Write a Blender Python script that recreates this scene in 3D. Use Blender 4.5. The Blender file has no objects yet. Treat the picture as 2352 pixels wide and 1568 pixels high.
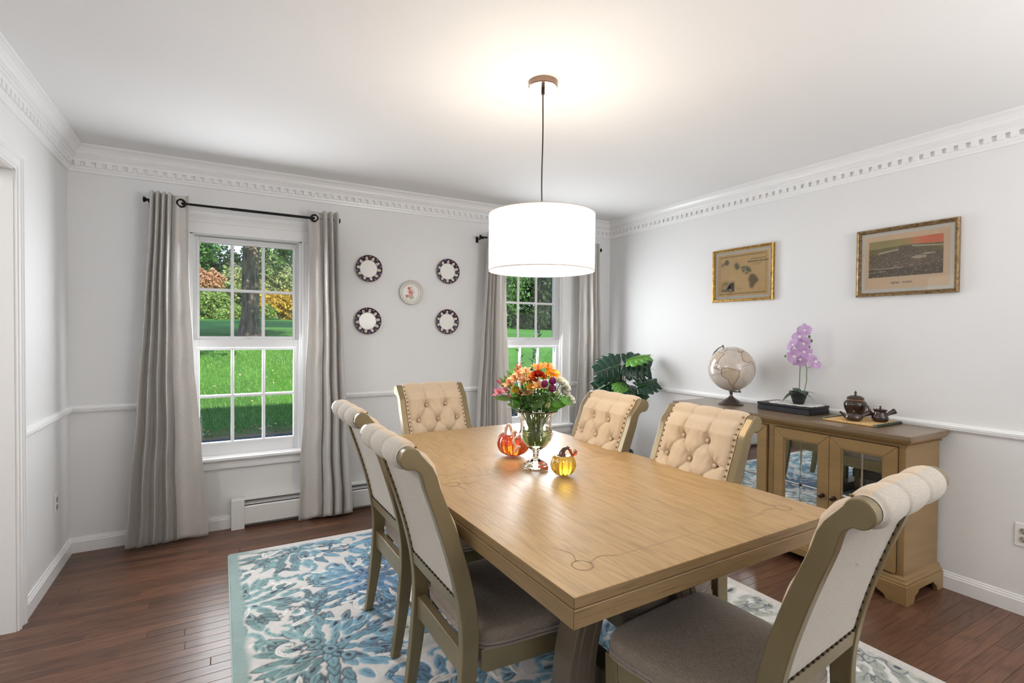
import bpy, bmesh, math, random
import numpy as np
from mathutils import Vector, Matrix

S = bpy.context.scene
COL = S.collection
random.seed(7)
RNG = np.random.default_rng(11)

# ------------------------------------------------------------------ camera, world, sun, lights, exposure
D, XR, XL, HC = 3.962, 3.379, -0.790, 2.44          # back wall y, right wall x, left wall x, ceiling height
YB = -2.2                                            # rear wall
def setup_camera():
    yaw, pitch, roll, f = 0.5186, -0.0162, 0.0083, 1173.74
    fw = Vector((math.sin(yaw)*math.cos(pitch), math.cos(yaw)*math.cos(pitch), math.sin(pitch)))
    r = Vector((math.cos(yaw), -math.sin(yaw), 0)); u = r.cross(fw)
    c, s = math.cos(roll), math.sin(roll)
    r2 = c*r + s*u; u2 = -s*r + c*u
    cam = bpy.data.cameras.new('camera'); o = bpy.data.objects.new('camera', cam); COL.objects.link(o)
    o.matrix_world = Matrix(((r2.x, u2.x, -fw.x, 0), (r2.y, u2.y, -fw.y, 0), (r2.z, u2.z, -fw.z, 1.3432), (0, 0, 0, 1)))
    cam.sensor_width = 36; cam.lens = f/2352*36; cam.clip_start = 0.02; cam.clip_end = 400
    S.camera = o
setup_camera()
S.view_settings.view_transform = 'Standard'; S.view_settings.look = 'None'
S.view_settings.gamma = 1; S.view_settings.use_curve_mapping = False
S.view_settings.exposure = 0.21
W = bpy.data.worlds.new('world'); S.world = W; W.use_nodes = True
nt = W.node_tree; bg = nt.nodes['Background']
tc = nt.nodes.new('ShaderNodeTexCoord'); sp = nt.nodes.new('ShaderNodeSeparateXYZ'); rp = nt.nodes.new('ShaderNodeValToRGB')
nt.links.new(tc.outputs['Generated'], sp.inputs[0]); nt.links.new(sp.outputs['Z'], rp.inputs[0]); nt.links.new(rp.outputs[0], bg.inputs[0])
rp.color_ramp.elements[0].position = 0.0; rp.color_ramp.elements[0].color = (0.80, 0.90, 1.0, 1)
rp.color_ramp.elements[1].position = 0.7; rp.color_ramp.elements[1].color = (0.22, 0.45, 0.90, 1)
bg.inputs[1].default_value = 1.3
def sun(energy, elev, azim):
    l = bpy.data.lights.new('sun', 'SUN'); l.energy = energy; l.angle = 0.012; l.color = (1.0, 0.93, 0.80)
    o = bpy.data.objects.new('sun', l); COL.objects.link(o)
    d = Vector((math.sin(azim)*math.cos(elev), math.cos(azim)*math.cos(elev), -math.sin(elev)))   # travel direction
    o.rotation_euler = d.to_track_quat('-Z', 'Y').to_euler()
sun(7.0, math.radians(31), math.radians(-14))
def area(name, loc, look, sx, sy, power, color):
    l = bpy.data.lights.new(name, 'AREA'); l.shape = 'RECTANGLE'; l.size = sx; l.size_y = sy; l.energy = power; l.color = color
    o = bpy.data.objects.new(name, l); COL.objects.link(o); o.location = loc
    o.rotation_euler = Vector(look).to_track_quat('-Z', 'Y').to_euler()
    return o
area('daylight_window', (0.168, D+0.012, 1.25), (0.0, -1, -0.22), 0.60, 1.42, 29, (0.93, 0.965, 1.0))
area('daylight_window', (2.455, D+0.012, 1.25), (0.0, -1, -0.22), 0.60, 1.42, 29, (0.93, 0.965, 1.0))
area('hall_fill_light', (-1.9, 1.6, 2.3), (0.5, 0, -0.8), 1.2, 1.2, 44, (1.0, 0.97, 0.93))  # unseen fill light added in the hall to brighten the room
area('ceiling_bounce_fill', (2.2, -1.3, 1.60), (-0.15, 0.30, 1), 1.0, 1.0, 66, (1.0, .985, .96))  # added fill behind the camera, aimed up to bounce off the ceiling
area('rear_fill_light', (2.3, YB+0.12, 1.35), (-.1, 1, 0.12), 1.2, 1.9, 9, (0.97, 0.98, 1.0))  # soft fill added at the unseen rear wall, no window there

# ------------------------------------------------------------------ helpers
class MB:
    def __init__(s): s.v = []; s.f = []
    def add(s, vs, fs):
        b = len(s.v); s.v += [tuple(p) for p in vs]; s.f += [tuple(b+i for i in q) for q in fs]; return s
    def box(s, x0, x1, y0, y1, z0, z1, M=None):
        vs = [Vector((x, y, z)) for z in (z0, z1) for y in (y0, y1) for x in (x0, x1)]
        if M is not None: vs = [M @ v for v in vs]
        return s.add(vs, [(0, 2, 3, 1), (4, 5, 7, 6), (0, 1, 5, 4), (2, 6, 7, 3), (0, 4, 6, 2), (1, 3, 7, 5)])
    def prism(s, poly, axis, a, b, M=None):
        """poly = list of 2d points; axis 'y' -> (x,z) polygon extruded in y; 'x' -> (y,z); 'z' -> (x,y)"""
        def P(p, t):
            return Vector({'y': (p[0], t, p[1]), 'x': (t, p[0], p[1]), 'z': (p[0], p[1], t)}[axis])
        n = len(poly); vs = [P(p, a) for p in poly] + [P(p, b) for p in poly]
        if M is not None: vs = [M @ v for v in vs]
        fs = [(i, (i+1) % n, n+(i+1) % n, n+i) for i in range(n)] + [tuple(range(n-1, -1, -1)), tuple(range(n, 2*n))]
        return s.add(vs, fs)
    def lathe(s, prof, n=32, c=(0, 0, 0), M=None, sq=None):
        """prof = [(r,z)...]; closed with caps when r>0 at the ends"""
        vs = []; fs = []
        for r, z in prof:
            for k in range(n):
                a = 2*math.pi*k/n; rr = r*(sq(a, z) if sq else 1)
                v = Vector((c[0]+rr*math.cos(a), c[1]+rr*math.sin(a), c[2]+z)); vs.append(M @ v if M is not None else v)
        for i in range(len(prof)-1):
            for k in range(n):
                k2 = (k+1) % n; fs.append((i*n+k, i*n+k2, (i+1)*n+k2, (i+1)*n+k))
        fs.append(tuple(range(n-1, -1, -1))); m = (len(prof)-1)*n; fs.append(tuple(m+k for k in range(n)))
        return s.add(vs, fs)
    def tube(s, pts, rad, n=8, closed=False, flat=1.0):
        pts = [Vector(p) for p in pts]; m = len(pts)
        if not hasattr(rad, '__len__'): rad = [rad]*m
        vs = []; prev = None
        for i in range(m):
            a = pts[(i-1) % m] if (closed or i > 0) else pts[i]; b = pts[(i+1) % m] if (closed or i < m-1) else pts[i]
            t = (b-a).normalized()
            if prev is None: prev = Vector((0, 0, 1)) if abs(t.z) < .9 else Vector((1, 0, 0))
            u = (prev - t*prev.dot(t)).normalized(); w = t.cross(u); prev = u
            for k in range(n):
                a2 = 2*math.pi*k/n; vs.append(pts[i] + (u*math.cos(a2)*flat + w*math.sin(a2))*rad[i])
        fs = []
        for i in range(m if closed else m-1):
            j = (i+1) % m
            for k in range(n): fs.append((i*n+k, i*n+(k+1) % n, j*n+(k+1) % n, j*n+k))
        if not closed: fs += [tuple(range(n-1, -1, -1)), tuple((m-1)*n+k for k in range(n))]
        return s.add(vs, fs)
    def ball(s, c, r, n=10, sc=(1, 1, 1), M=None):
        vs = []; fs = []; m = max(4, n//2)
        for i in range(1, m):
            p = math.pi*i/m
            for k in range(n):
                a = 2*math.pi*k/n; v = Vector((c[0]+r*sc[0]*math.sin(p)*math.cos(a), c[1]+r*sc[1]*math.sin(p)*math.sin(a), c[2]+r*sc[2]*math.cos(p)))
                vs.append(M @ v if M is not None else v)
        for i in range(m-2):
            for k in range(n): fs.append((i*n+k, (i+1)*n+k, (i+1)*n+(k+1) % n, i*n+(k+1) % n))
        t = Vector((c[0], c[1], c[2]+r*sc[2])); b = Vector((c[0], c[1], c[2]-r*sc[2]))
        if M is not None: t = M @ t; b = M @ b
        vs += [t, b]; T = (m-1)*n
        for k in range(n): fs += [(T, k, (k+1) % n), (T+1, (m-2)*n+(k+1) % n, (m-2)*n+k)]
        return s.add(vs, fs)
    def grid(s, fn, nu, nv, closed_u=False, flip=False):
        vs = [fn(i/nu, j/nv) for j in range(nv+1) for i in range(nu if closed_u else nu+1)]
        w = nu if closed_u else nu+1; fs = []
        for j in range(nv):
            for i in range(nu):
                i2 = (i+1) % w; q = (j*w+i, j*w+i2, (j+1)*w+i2, (j+1)*w+i)
                fs.append(q[::-1] if flip else q)
        return s.add(vs, fs)
    def xform(s, M): s.v = [tuple(M @ Vector(p)) for p in s.v]; return s
    def mesh(s, name, smooth=False, angle=35):
        me = bpy.data.meshes.new(name); me.from_pydata(s.v, [], s.f)
        bm = bmesh.new(); bm.from_mesh(me); bmesh.ops.recalc_face_normals(bm, faces=bm.faces); bm.to_mesh(me); bm.free()
        if smooth:
            me.polygons.foreach_set('use_smooth', [True]*len(me.polygons))
            if angle < 180: me.set_sharp_from_angle(angle=math.radians(angle))
        me.update(); return me
    def build(s, name, mat, parent=None, smooth=False, angle=35, bevel=0, seg=2, loc=None):
        me = s.mesh(name, smooth, angle); return link(name, me, mat, parent, bevel, seg, loc)
def link(name, me, mat, parent=None, bevel=0, seg=2, loc=None):
    o = bpy.data.objects.new(name, me)
    if mat is not None and not me.materials: me.materials.append(mat)
    COL.objects.link(o)
    if parent is not None: o.parent = parent
    if loc is not None: o.location = loc
    if bevel:
        b = o.modifiers.new('bevel', 'BEVEL'); b.width = bevel; b.segments = seg; b.limit_method = 'ANGLE'; b.angle_limit = math.radians(30); b.harden_normals = False
    return o
def tag(o, label=None, cat=None, group=None, kind=None):
    if label: o['label'] = label
    if cat: o['category'] = cat
    if group: o['group'] = group
    if kind: o['kind'] = kind
    return o
def thing(name, loc, label, cat, rz=0, group=None):
    o = bpy.data.objects.new(name, None); COL.objects.link(o); o.location = loc; o.rotation_euler = (0, 0, rz); o.empty_display_size = .05
    return tag(o, label, cat, group)
def children(o): return [c for c in bpy.data.objects if c.parent == o]
def copy_tree(o, parent=None):
    c = o.copy(); COL.objects.link(c); c.parent = parent
    for ch in children(o): copy_tree(ch, c)
    return c
def nn(nt, t, **kw):
    n = nt.nodes.new(t)
    for k, v in kw.items(): setattr(n, k, v)
    return n
def mat(name, col, rough=.5, metal=0, bump=0, bscale=200, spec=.5, sheen=0, trans=0, ior=1.45, emit=None, estr=0, var=0, vscale=3, stretch=None, coat=0, attr=None, sub=0):
    m = bpy.data.materials.new(name); m.use_nodes = True; nt = m.node_tree; b = nt.nodes['Principled BSDF']
    b.inputs['Base Color'].default_value = (*col, 1); b.inputs['Roughness'].default_value = rough; b.inputs['Metallic'].default_value = metal
    b.inputs['Specular IOR Level'].default_value = spec; b.inputs['IOR'].default_value = ior; b.inputs['Transmission Weight'].default_value = trans
    b.inputs['Coat Weight'].default_value = coat
    if sheen: b.inputs['Sheen Weight'].default_value = sheen; b.inputs['Sheen Roughness'].default_value = .4
    if emit: b.inputs['Emission Color'].default_value = (*emit, 1); b.inputs['Emission Strength'].default_value = estr
    tc = nn(nt, 'ShaderNodeTexCoord'); src = tc.outputs['Object']
    if stretch:
        mp = nn(nt, 'ShaderNodeMapping'); mp.inputs['Scale'].default_value = stretch; nt.links.new(src, mp.inputs[0]); src = mp.outputs[0]
    if attr:
        a = nn(nt, 'ShaderNodeAttribute', attribute_name=attr); nt.links.new(a.outputs['Color'], b.inputs['Base Color'])
    elif var:
        no = nn(nt, 'ShaderNodeTexNoise'); no.inputs['Scale'].default_value = vscale; no.inputs['Detail'].default_value = 6; nt.links.new(src, no.inputs['Vector'])
        r = nn(nt, 'ShaderNodeValToRGB'); r.color_ramp.elements[0].position = .3; r.color_ramp.elements[1].position = .7
        r.color_ramp.elements[0].color = (*[c*(1-var) for c in col], 1); r.color_ramp.elements[1].color = (*[min(1, c*(1+var)) for c in col], 1)
        nt.links.new(no.outputs['Fac'], r.inputs[0]); nt.links.new(r.outputs[0], b.inputs['Base Color'])
    if bump:
        no = nn(nt, 'ShaderNodeTexNoise'); no.inputs['Scale'].default_value = bscale; no.inputs['Detail'].default_value = 4; nt.links.new(src, no.inputs['Vector'])
        bp = nn(nt, 'ShaderNodeBump'); bp.inputs['Strength'].default_value = bump; bp.inputs['Distance'].default_value = .002
        nt.links.new(no.outputs['Fac'], bp.inputs['Height']); nt.links.new(bp.outputs[0], b.inputs['Normal'])
    return m
def wood(name, dark, mid, light, axis='x', scale=1.0, rough=.3, pores=.5, perobj=True, coat=0, tone=.25, useobj=False, rings=.55):
    """grain that follows one axis; random offset and tone per board"""
    m = bpy.data.materials.new(name); m.use_nodes = True; nt = m.node_tree; b = nt.nodes['Principled BSDF']; L = nt.links.new
    b.inputs['Roughness'].default_value = rough; b.inputs['Coat Weight'].default_value = coat; b.inputs['Coat Roughness'].default_value = .15
    if useobj: pos = nn(nt, 'ShaderNodeTexCoord').outputs['Object']
    else: pos = nn(nt, 'ShaderNodeNewGeometry').outputs['Position']
    oi = nn(nt, 'ShaderNodeObjectInfo')
    mu = nn(nt, 'ShaderNodeVectorMath', operation='SCALE'); mu.inputs[0].default_value = (13.1, 7.7, 3.3); L(oi.outputs['Random'], mu.inputs['Scale'])
    ad = nn(nt, 'ShaderNodeVectorMath', operation='ADD'); L(pos, ad.inputs[0])
    if perobj: L(mu.outputs[0], ad.inputs[1])
    mp = nn(nt, 'ShaderNodeMapping'); k = .13
    mp.inputs['Scale'].default_value = tuple(scale*(k if a == axis else 1) for a in 'xyz'); L(ad.outputs[0], mp.inputs[0])
    n1 = nn(nt, 'ShaderNodeTexNoise'); n1.inputs['Scale'].default_value = 9; n1.inputs['Detail'].default_value = 2.5; n1.inputs['Roughness'].default_value = .45; L(mp.outputs[0], n1.inputs['Vector'])
    s1 = nn(nt, 'ShaderNodeMath', operation='MULTIPLY'); s1.inputs[1].default_value = 75; L(n1.outputs['Fac'], s1.inputs[0])
    s2 = nn(nt, 'ShaderNodeMath', operation='SINE'); L(s1.outputs[0], s2.inputs[0])
    s3 = nn(nt, 'ShaderNodeMapRange'); s3.inputs['From Min'].default_value = -1; L(s2.outputs[0], s3.inputs['Value'])
    mp2 = nn(nt, 'ShaderNodeMapping'); mp2.inputs['Scale'].default_value = tuple(scale*(6 if a == axis else 330) for a in 'xyz'); L(ad.outputs[0], mp2.inputs[0])
    n2 = nn(nt, 'ShaderNodeTexNoise'); n2.inputs['Scale'].default_value = 1; n2.inputs['Detail'].default_value = 2; L(mp2.outputs[0], n2.inputs['Vector'])
    pr = nn(nt, 'ShaderNodeMapRange'); pr.inputs['From Min'].default_value = .55; pr.inputs['From Max'].default_value = .68; L(n2.outputs['Fac'], pr.inputs['Value'])
    mp3 = nn(nt, 'ShaderNodeMapping'); mp3.inputs['Scale'].default_value = tuple(scale*(.9 if a == axis else 5) for a in 'xyz'); L(ad.outputs[0], mp3.inputs[0])
    n3 = nn(nt, 'ShaderNodeTexNoise'); n3.inputs['Scale'].default_value = 1.5; n3.inputs['Detail'].default_value = 3; L(mp3.outputs[0], n3.inputs['Vector'])
    mixa = nn(nt, 'ShaderNodeMix', data_type='RGBA'); mixa.inputs['A'].default_value = (*mid, 1); mixa.inputs['B'].default_value = (*light, 1); L(n3.outputs['Fac'], mixa.inputs['Factor'])
    f1 = nn(nt, 'ShaderNodeMath', operation='POWER'); f1.inputs[1].default_value = 3; L(s3.outputs[0], f1.inputs[0])
    f2 = nn(nt, 'ShaderNodeMath', operation='MULTIPLY'); f2.inputs[1].default_value = rings; L(f1.outputs[0], f2.inputs[0])
    mixb = nn(nt, 'ShaderNodeMix', data_type='RGBA'); L(f2.outputs[0], mixb.inputs['Factor']); L(mixa.outputs['Result'], mixb.inputs['A']); mixb.inputs['B'].default_value = (*dark, 1)
    f3 = nn(nt, 'ShaderNodeMath', operation='MULTIPLY'); f3.inputs[1].default_value = pores; L(pr.outputs[0], f3.inputs[0])
    mixc = nn(nt, 'ShaderNodeMix', data_type='RGBA'); L(f3.outputs[0], mixc.inputs['Factor']); L(mixb.outputs['Result'], mixc.inputs['A']); mixc.inputs['B'].default_value = (*dark, 1)
    tn = nn(nt, 'ShaderNodeMapRange'); tn.inputs['To Min'].default_value = 1-tone; tn.inputs['To Max'].default_value = 1+tone; L(oi.outputs['Random'], tn.inputs['Value'])
    hs = nn(nt, 'ShaderNodeHueSaturation'); L(mixc.outputs['Result'], hs.inputs['Color']); L(tn.outputs[0], hs.inputs['Value'])
    L(hs.outputs[0], b.inputs['Base Color'])
    bp = nn(nt, 'ShaderNodeBump'); bp.inputs['Strength'].default_value = .25; bp.inputs['Distance'].default_value = .0006; bp.invert = True
    L(pr.outputs[0], bp.inputs['Height']); L(bp.outputs[0], b.inputs['Normal'])
    return m
def weave(name, c1, c2, scale=900, rough=.9, bump=.5, sheen=.2, contrast=.5, tr=0, plane='yz'):
    """linen: crossed threads plus slubs"""
    m = bpy.data.materials.new(name); m.use_nodes = True; nt = m.node_tree; b = nt.nodes['Principled BSDF']; L = nt.links.new
    b.inputs['Roughness'].default_value = rough; b.inputs['Sheen Weight'].default_value = sheen; b.inputs['Specular IOR Level'].default_value = .2
    tc = nn(nt, 'ShaderNodeTexCoord').outputs['Object']; hs = []
    for ax in plane:
        sc = tuple(scale*(.10 if a == ax else 1) for a in 'xyz')
        mp = nn(nt, 'ShaderNodeMapping'); mp.inputs['Scale'].default_value = sc; L(tc, mp.inputs[0])
        n = nn(nt, 'ShaderNodeTexNoise'); n.inputs['Scale'].default_value = 1; n.inputs['Detail'].default_value = 2; L(mp.outputs[0], n.inputs['Vector']); hs.append(n.outputs['Fac'])
    ad = nn(nt, 'ShaderNodeMath', operation='ADD'); L(hs[0], ad.inputs[0]); L(hs[1], ad.inputs[1])
    mr = nn(nt, 'ShaderNodeMapRange'); mr.inputs['From Min'].default_value = 1-contrast*.5; mr.inputs['From Max'].default_value = 1+contrast*.5; L(ad.outputs[0], mr.inputs['Value'])
    mx = nn(nt, 'ShaderNodeMix', data_type='RGBA'); mx.inputs['A'].default_value = (*c1, 1); mx.inputs['B'].default_value = (*c2, 1); L(mr.outputs[0], mx.inputs['Factor']); L(mx.outputs['Result'], b.inputs['Base Color'])
    bp = nn(nt, 'ShaderNodeBump'); bp.inputs['Strength'].default_value = bump; bp.inputs['Distance'].default_value = .0012; L(ad.outputs[0], bp.inputs['Height']); L(bp.outputs[0], b.inputs['Normal'])
    if tr:
        t = nn(nt, 'ShaderNodeBsdfTranslucent'); L(mx.outputs['Result'], t.inputs[0]); ms = nn(nt, 'ShaderNodeMixShader'); ms.inputs[0].default_value = tr
        L(b.outputs[0], ms.inputs[1]); L(t.outputs[0], ms.inputs[2]); L(ms.outputs[0], nt.nodes['Material Output'].inputs[0])
    return m
def leafmat(name, c1, c2, rough=.45, tr=.3, island=True, c3=None):
    m = bpy.data.materials.new(name); m.use_nodes = True; nt = m.node_tree; b = nt.nodes['Principled BSDF']; L = nt.links.new
    b.inputs['Roughness'].default_value = rough
    r = nn(nt, 'ShaderNodeValToRGB'); r.color_ramp.elements[0].color = (*c1, 1); r.color_ramp.elements[1].color = (*c2, 1)
    if c3: e = r.color_ramp.elements.new(.5); e.color = (*c3, 1)
    if island: g = nn(nt, 'ShaderNodeNewGeometry'); L(g.outputs['Random Per Island'], r.inputs[0])
    else:
        n = nn(nt, 'ShaderNodeTexNoise'); n.inputs['Scale'].default_value = 25; L(nn(nt, 'ShaderNodeTexCoord').outputs['Object'], n.inputs['Vector']); L(n.outputs['Fac'], r.inputs[0])
    L(r.outputs[0], b.inputs['Base Color'])
    t = nn(nt, 'ShaderNodeBsdfTranslucent'); L(r.outputs[0], t.inputs[0]); ms = nn(nt, 'ShaderNodeMixShader'); ms.inputs[0].default_value = tr
    L(b.outputs[0], ms.inputs[1]); L(t.outputs[0], ms.inputs[2]); L(ms.outputs[0], nt.nodes['Material Output'].inputs[0])
    return m
def thinglass(name, tint=(1, 1, 1)):
    m = bpy.data.materials.new(name); m.use_nodes = True; nt = m.node_tree; L = nt.links.new; nt.nodes.remove(nt.nodes['Principled BSDF'])
    t = nn(nt, 'ShaderNodeBsdfTransparent'); t.inputs[0].default_value = (*tint, 1); g = nn(nt, 'ShaderNodeBsdfGlossy'); g.inputs['Roughness'].default_value = .01
    f = nn(nt, 'ShaderNodeFresnel'); f.inputs[0].default_value = 1.45; ms = nn(nt, 'ShaderNodeMixShader')
    L(f.outputs[0], ms.inputs[0]); L(t.outputs[0], ms.inputs[1]); L(g.outputs[0], ms.inputs[2]); L(ms.outputs[0], nt.nodes['Material Output'].inputs[0])
    return m
def painted(name, P, C, nu, nv, material, parent, closed=False):
    """grid mesh with one printed colour per vertex. P,(nv+1,nu+1,3) C same"""
    w = nu+1; idx = np.arange((nv+1)*w).reshape(nv+1, w)
    q = np.stack([idx[:-1, :-1], idx[:-1, 1:], idx[1:, 1:], idx[1:, :-1]], -1).reshape(-1, 4)
    me = bpy.data.meshes.new(name); n = len(q)
    me.vertices.add((nv+1)*w); me.vertices.foreach_set('co', P.reshape(-1).astype(np.float32))
    me.loops.add(n*4); me.loops.foreach_set('vertex_index', q.reshape(-1).astype(np.int32))
    me.polygons.add(n); me.polygons.foreach_set('loop_start', np.arange(0, n*4, 4, dtype=np.int32))
    me.polygons.foreach_set('use_smooth', np.ones(n, dtype=bool))
    a = me.color_attributes.new('print', 'FLOAT_COLOR', 'POINT')
    a.data.foreach_set('color', np.concatenate([C.reshape(-1, 3), np.ones(((nv+1)*w, 1))], 1).astype(np.float32).reshape(-1))
    me.update(calc_edges=True); me.validate()
    return link(name, me, material, parent)
def vnoise(x, y, seed=0):
    """smooth value noise on arrays"""
    r = np.random.default_rng(seed).random((64, 64)); xi = np.floor(x).astype(int); yi = np.floor(y).astype(int); fx = x-xi; fy = y-yi
    fx = fx*fx*(3-2*fx); fy = fy*fy*(3-2*fy); g = lambda a, b: r[b % 64, a % 64]
    return (g(xi, yi)*(1-fx)+g(xi+1, yi)*fx)*(1-fy)+(g(xi, yi+1)*(1-fx)+g(xi+1, yi+1)*fx)*fy
def fbm(x, y, seed=0, oct=4):
    s = 0; a = .5; t = 0
    for i in range(oct): s = s+a*vnoise(x*2**i, y*2**i, seed+i); t += a; a *= .5
    return s/t
def inpoly(x, y, poly):
    inside = np.zeros(np.shape(x), bool); n = len(poly)
    for i in range(n):
        x1, y1 = poly[i]; x2, y2 = poly[(i+1) % n]
        c = ((y1 > y) != (y2 > y)) & (x < (x2-x1)*(y-y1)/((y2-y1) if y2 != y1 else 1e-9)+x1); inside ^= c
    return inside
def polydist(x, y, poly):
    d = np.full(np.shape(x), 1e9); n = len(poly)
    for i in range(n):
        ax, ay = poly[i]; bx, by = poly[(i+1) % n]; vx, vy = bx-ax, by-ay; t = np.clip(((x-ax)*vx+(y-ay)*vy)/(vx*vx+vy*vy+1e-12), 0, 1)
        d = np.minimum(d, np.hypot(x-ax-t*vx, y-ay-t*vy))
    return d
def ss(a, b, x): t = np.clip((x-a)/(b-a), 0, 1); return t*t*(3-2*t)
def text_mesh(name, s, size, mat_, parent, M, bold=0, depth=.0004):
    cu = bpy.data.curves.new(name, 'FONT'); cu.body = s; cu.size = size; cu.align_x = 'CENTER'; cu.align_y = 'CENTER'; cu.offset = bold; cu.extrude = depth; cu.space_character = 1.15
    to = bpy.data.objects.new('tmp_text', cu); COL.objects.link(to)
    me = bpy.data.meshes.new_from_object(to); bpy.data.objects.remove(to); me.name = name; me.transform(M)
    return link(name, me, mat_, parent)

# ------------------------------------------------------------------ materials
M = {}
M['wall'] = mat('wall_paint', (.80, .80, .80), .6, bump=.04, bscale=90)
M['ceiling'] = mat('ceiling_paint', (.84, .84, .84), .8, bump=.03, bscale=60)
M['trim'] = mat('trim_paint', (.86, .86, .86), .28)
M['sashw'] = mat('sash_paint', (.82, .83, .84), .35)
M['floor'] = wood('floor_oak', (.032, .012, .006), (.098, .041, .022), (.165, .078, .043), 'x', 1.0, rough=.36, pores=.5, coat=.12, tone=.25, rings=.42)
M['gap'] = mat('floor_gap', (.02, .008, .005), .7)
M['tab_y'] = wood('table_oak_long', (.16, .090, .034), (.365, .225, .090), (.485, .32, .145), 'y', 1.2, rough=.38, pores=.55, coat=.05, tone=.04, useobj=True, rings=.22)
M['tab_x_shaded'] = wood('table_oak_cross_shaded', (.11, .068, .028), (.225, .148, .066), (.30, .20, .098), 'x', 1.2, rough=.35, pores=.6, coat=.1, tone=.03, useobj=True, rings=.15)  # same oak as the top, darkened in colour for the dimly lit edges
M['inlay'] = mat('inlay_line', (.36, .225, .11), .35)
M['tleg'] = mat('table_leg_wood', (.13, .10, .07), .3, metal=.15, var=.15, vscale=4)
M['champ'] = mat('champagne_wood', (.235, .183, .098), .30, metal=.35, bump=.05, bscale=60, var=.12, vscale=5)
M['linen'] = weave('linen_lamplit', (.50, .385, .265), (.655, .53, .39), 900, contrast=.8, bump=.3)  # chair front: the pendant's warm light is put into the linen colour
M['lin_daylit'] = weave('linen_daylit', (.40, .36, .305), (.60, .55, .48), 800, bump=.4, contrast=.8)  # same fabric on the rear, its daylight put in as a greyer colour
M['taupe'] = weave('taupe_seat', (.185, .147, .118), (.33, .27, .22), 600, contrast=.5, plane='xy')
M['piping'] = weave('seat_piping', (.24, .20, .17), (.36, .30, .26), 600, plane='xy')
M['brass'] = mat('nail_brass', (.25, .15, .06), .3, metal=.9)
M['curtain'] = weave('curtain_silk', (.62, .59, .56), (.80, .77, .735), 330, rough=.42, bump=.35, sheen=.35, contrast=1.0, tr=.2, plane='xx')
M['black'] = mat('black_iron', (.012, .012, .012), .4, metal=.6)
M['side'] = mat('sideboard_wood', (.32, .205, .088), .33, metal=.2, bump=.05, bscale=40, var=.1, vscale=3, stretch=(1, 1, 6))
M['sidetop'] = mat('sideboard_top_wood', (.22, .155, .095), .28, metal=.1, var=.12, vscale=2, stretch=(6, 1, 1))
M['groove'] = mat('dark_joint', (.03, .02, .012), .6)
M['mirror'] = mat('antique_mirror', (.72, .76, .76), .02, metal=1.0)
M['bronze'] = mat('bronze_knob', (.06, .04, .03), .3, metal=.8)
M['white'] = mat('porcelain', (.85, .84, .80), .32, coat=.12)
M['print'] = mat('printed_surface', (1, 1, 1), .25, attr='print', coat=.3)
M['paper'] = mat('printed_paper', (1, 1, 1), .6, attr='print')
M['pile'] = mat('rug_pile', (1, 1, 1), .95, attr='print', bump=.5, bscale=700, sheen=.3, spec=.1)
M['gold'] = mat('gilt_frame', (.42, .25, .07), .35, metal=.75, var=.5, vscale=60)
M['gold2'] = mat('aged_bronze_frame', (.27, .18, .09), .35, metal=.6, var=.55, vscale=60)
M['matboard'] = mat('mat_board', (.93, .90, .82), .8)
M['glassflat'] = thinglass('picture_glass')
M['pane'] = thinglass('window_glass')
M['glass'] = mat('clear_glass', (1, 1, 1), .01, trans=1.0, ior=1.45)
M['amber'] = mat('orange_glass', (.66, .075, .006), .06, trans=.8, ior=1.35, coat=1)
M['yglass'] = mat('yellow_glass', (.80, .52, .03), .05, trans=.8, ior=1.35, coat=1)
M['stemglass'] = mat('pink_glass_stem', (.78, .52, .40), .12, trans=.2, coat=1)
M['brownglass'] = mat('brown_glass_stem', (.09, .02, .008), .06, trans=.15, coat=1)
M['redglass'] = mat('red_glass_tip', (.50, .06, .01), .06, trans=.6, coat=1)
M['water'] = mat('green_water', (.45, .58, .22), .0, trans=.9, ior=1.2)
M['ink'] = mat('black_ink', (.06, .04, .03), .7)
M['clay'] = mat('brown_stoneware', (.035, .016, .012), .22, coat=.4)
M['claylight'] = mat('tan_band', (.30, .14, .06), .4)
M['straw'] = weave('straw_mat', (.62, .38, .15), (.78, .52, .25), 300, sheen=0, plane='xy')
M['brocade'] = mat('green_brocade', (.035, .045, .022), .6, var=.8, vscale=90)
M['cream'] = mat('cream_thread', (.60, .55, .38), .7)
M['navybox'] = mat('black_box', (.013, .013, .018), .35, bump=.2, bscale=500)
M['lace'] = mat('white_lace', (.82, .80, .78), .8, bump=.5, bscale=300)
M['blackpot'] = mat('black_pot', (.015, .017, .018), .35)
M['orchid'] = leafmat('orchid_petal', (.50, .26, .58), (.78, .60, .80), .5, .25, island=False)
M['orchidw'] = mat('orchid_lip', (.82, .76, .78), .5)
M['green'] = leafmat('plant_green', (.07, .17, .035), (.19, .33, .08), .35, .2, island=False)
M['dgreen'] = leafmat('orchid_leaf', (.018, .045, .025), (.04, .085, .04), .3, .1, island=False)
M['monstera'] = leafmat('monstera_leaf', (.006, .030, .018), (.02, .075, .035), .22, .12, island=False)
M['lgreen'] = leafmat('young_leaf', (.09, .30, .03), (.18, .45, .06), .35, .3, island=False)
M['soil'] = mat('moss_soil', (.10, .09, .05), .9, bump=1, bscale=80)
M['globeb'] = mat('pewter', (.15, .13, .11), .35, metal=.7)
M['plastic'] = mat('white_plastic', (.80, .80, .79), .35)
M['ivory'] = mat('ivory_socket', (.42, .37, .30), .4)
M['heater'] = mat('heater_enamel', (.80, .80, .79), .35)
M['alu'] = mat('aluminium_damper', (.45, .45, .45), .4, metal=.7)
M['dark'] = mat('dark_slot', (.01, .01, .01), .8)
M['canopy'] = mat('bronze_canopy', (.30, .20, .15), .25, metal=.8)
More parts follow.
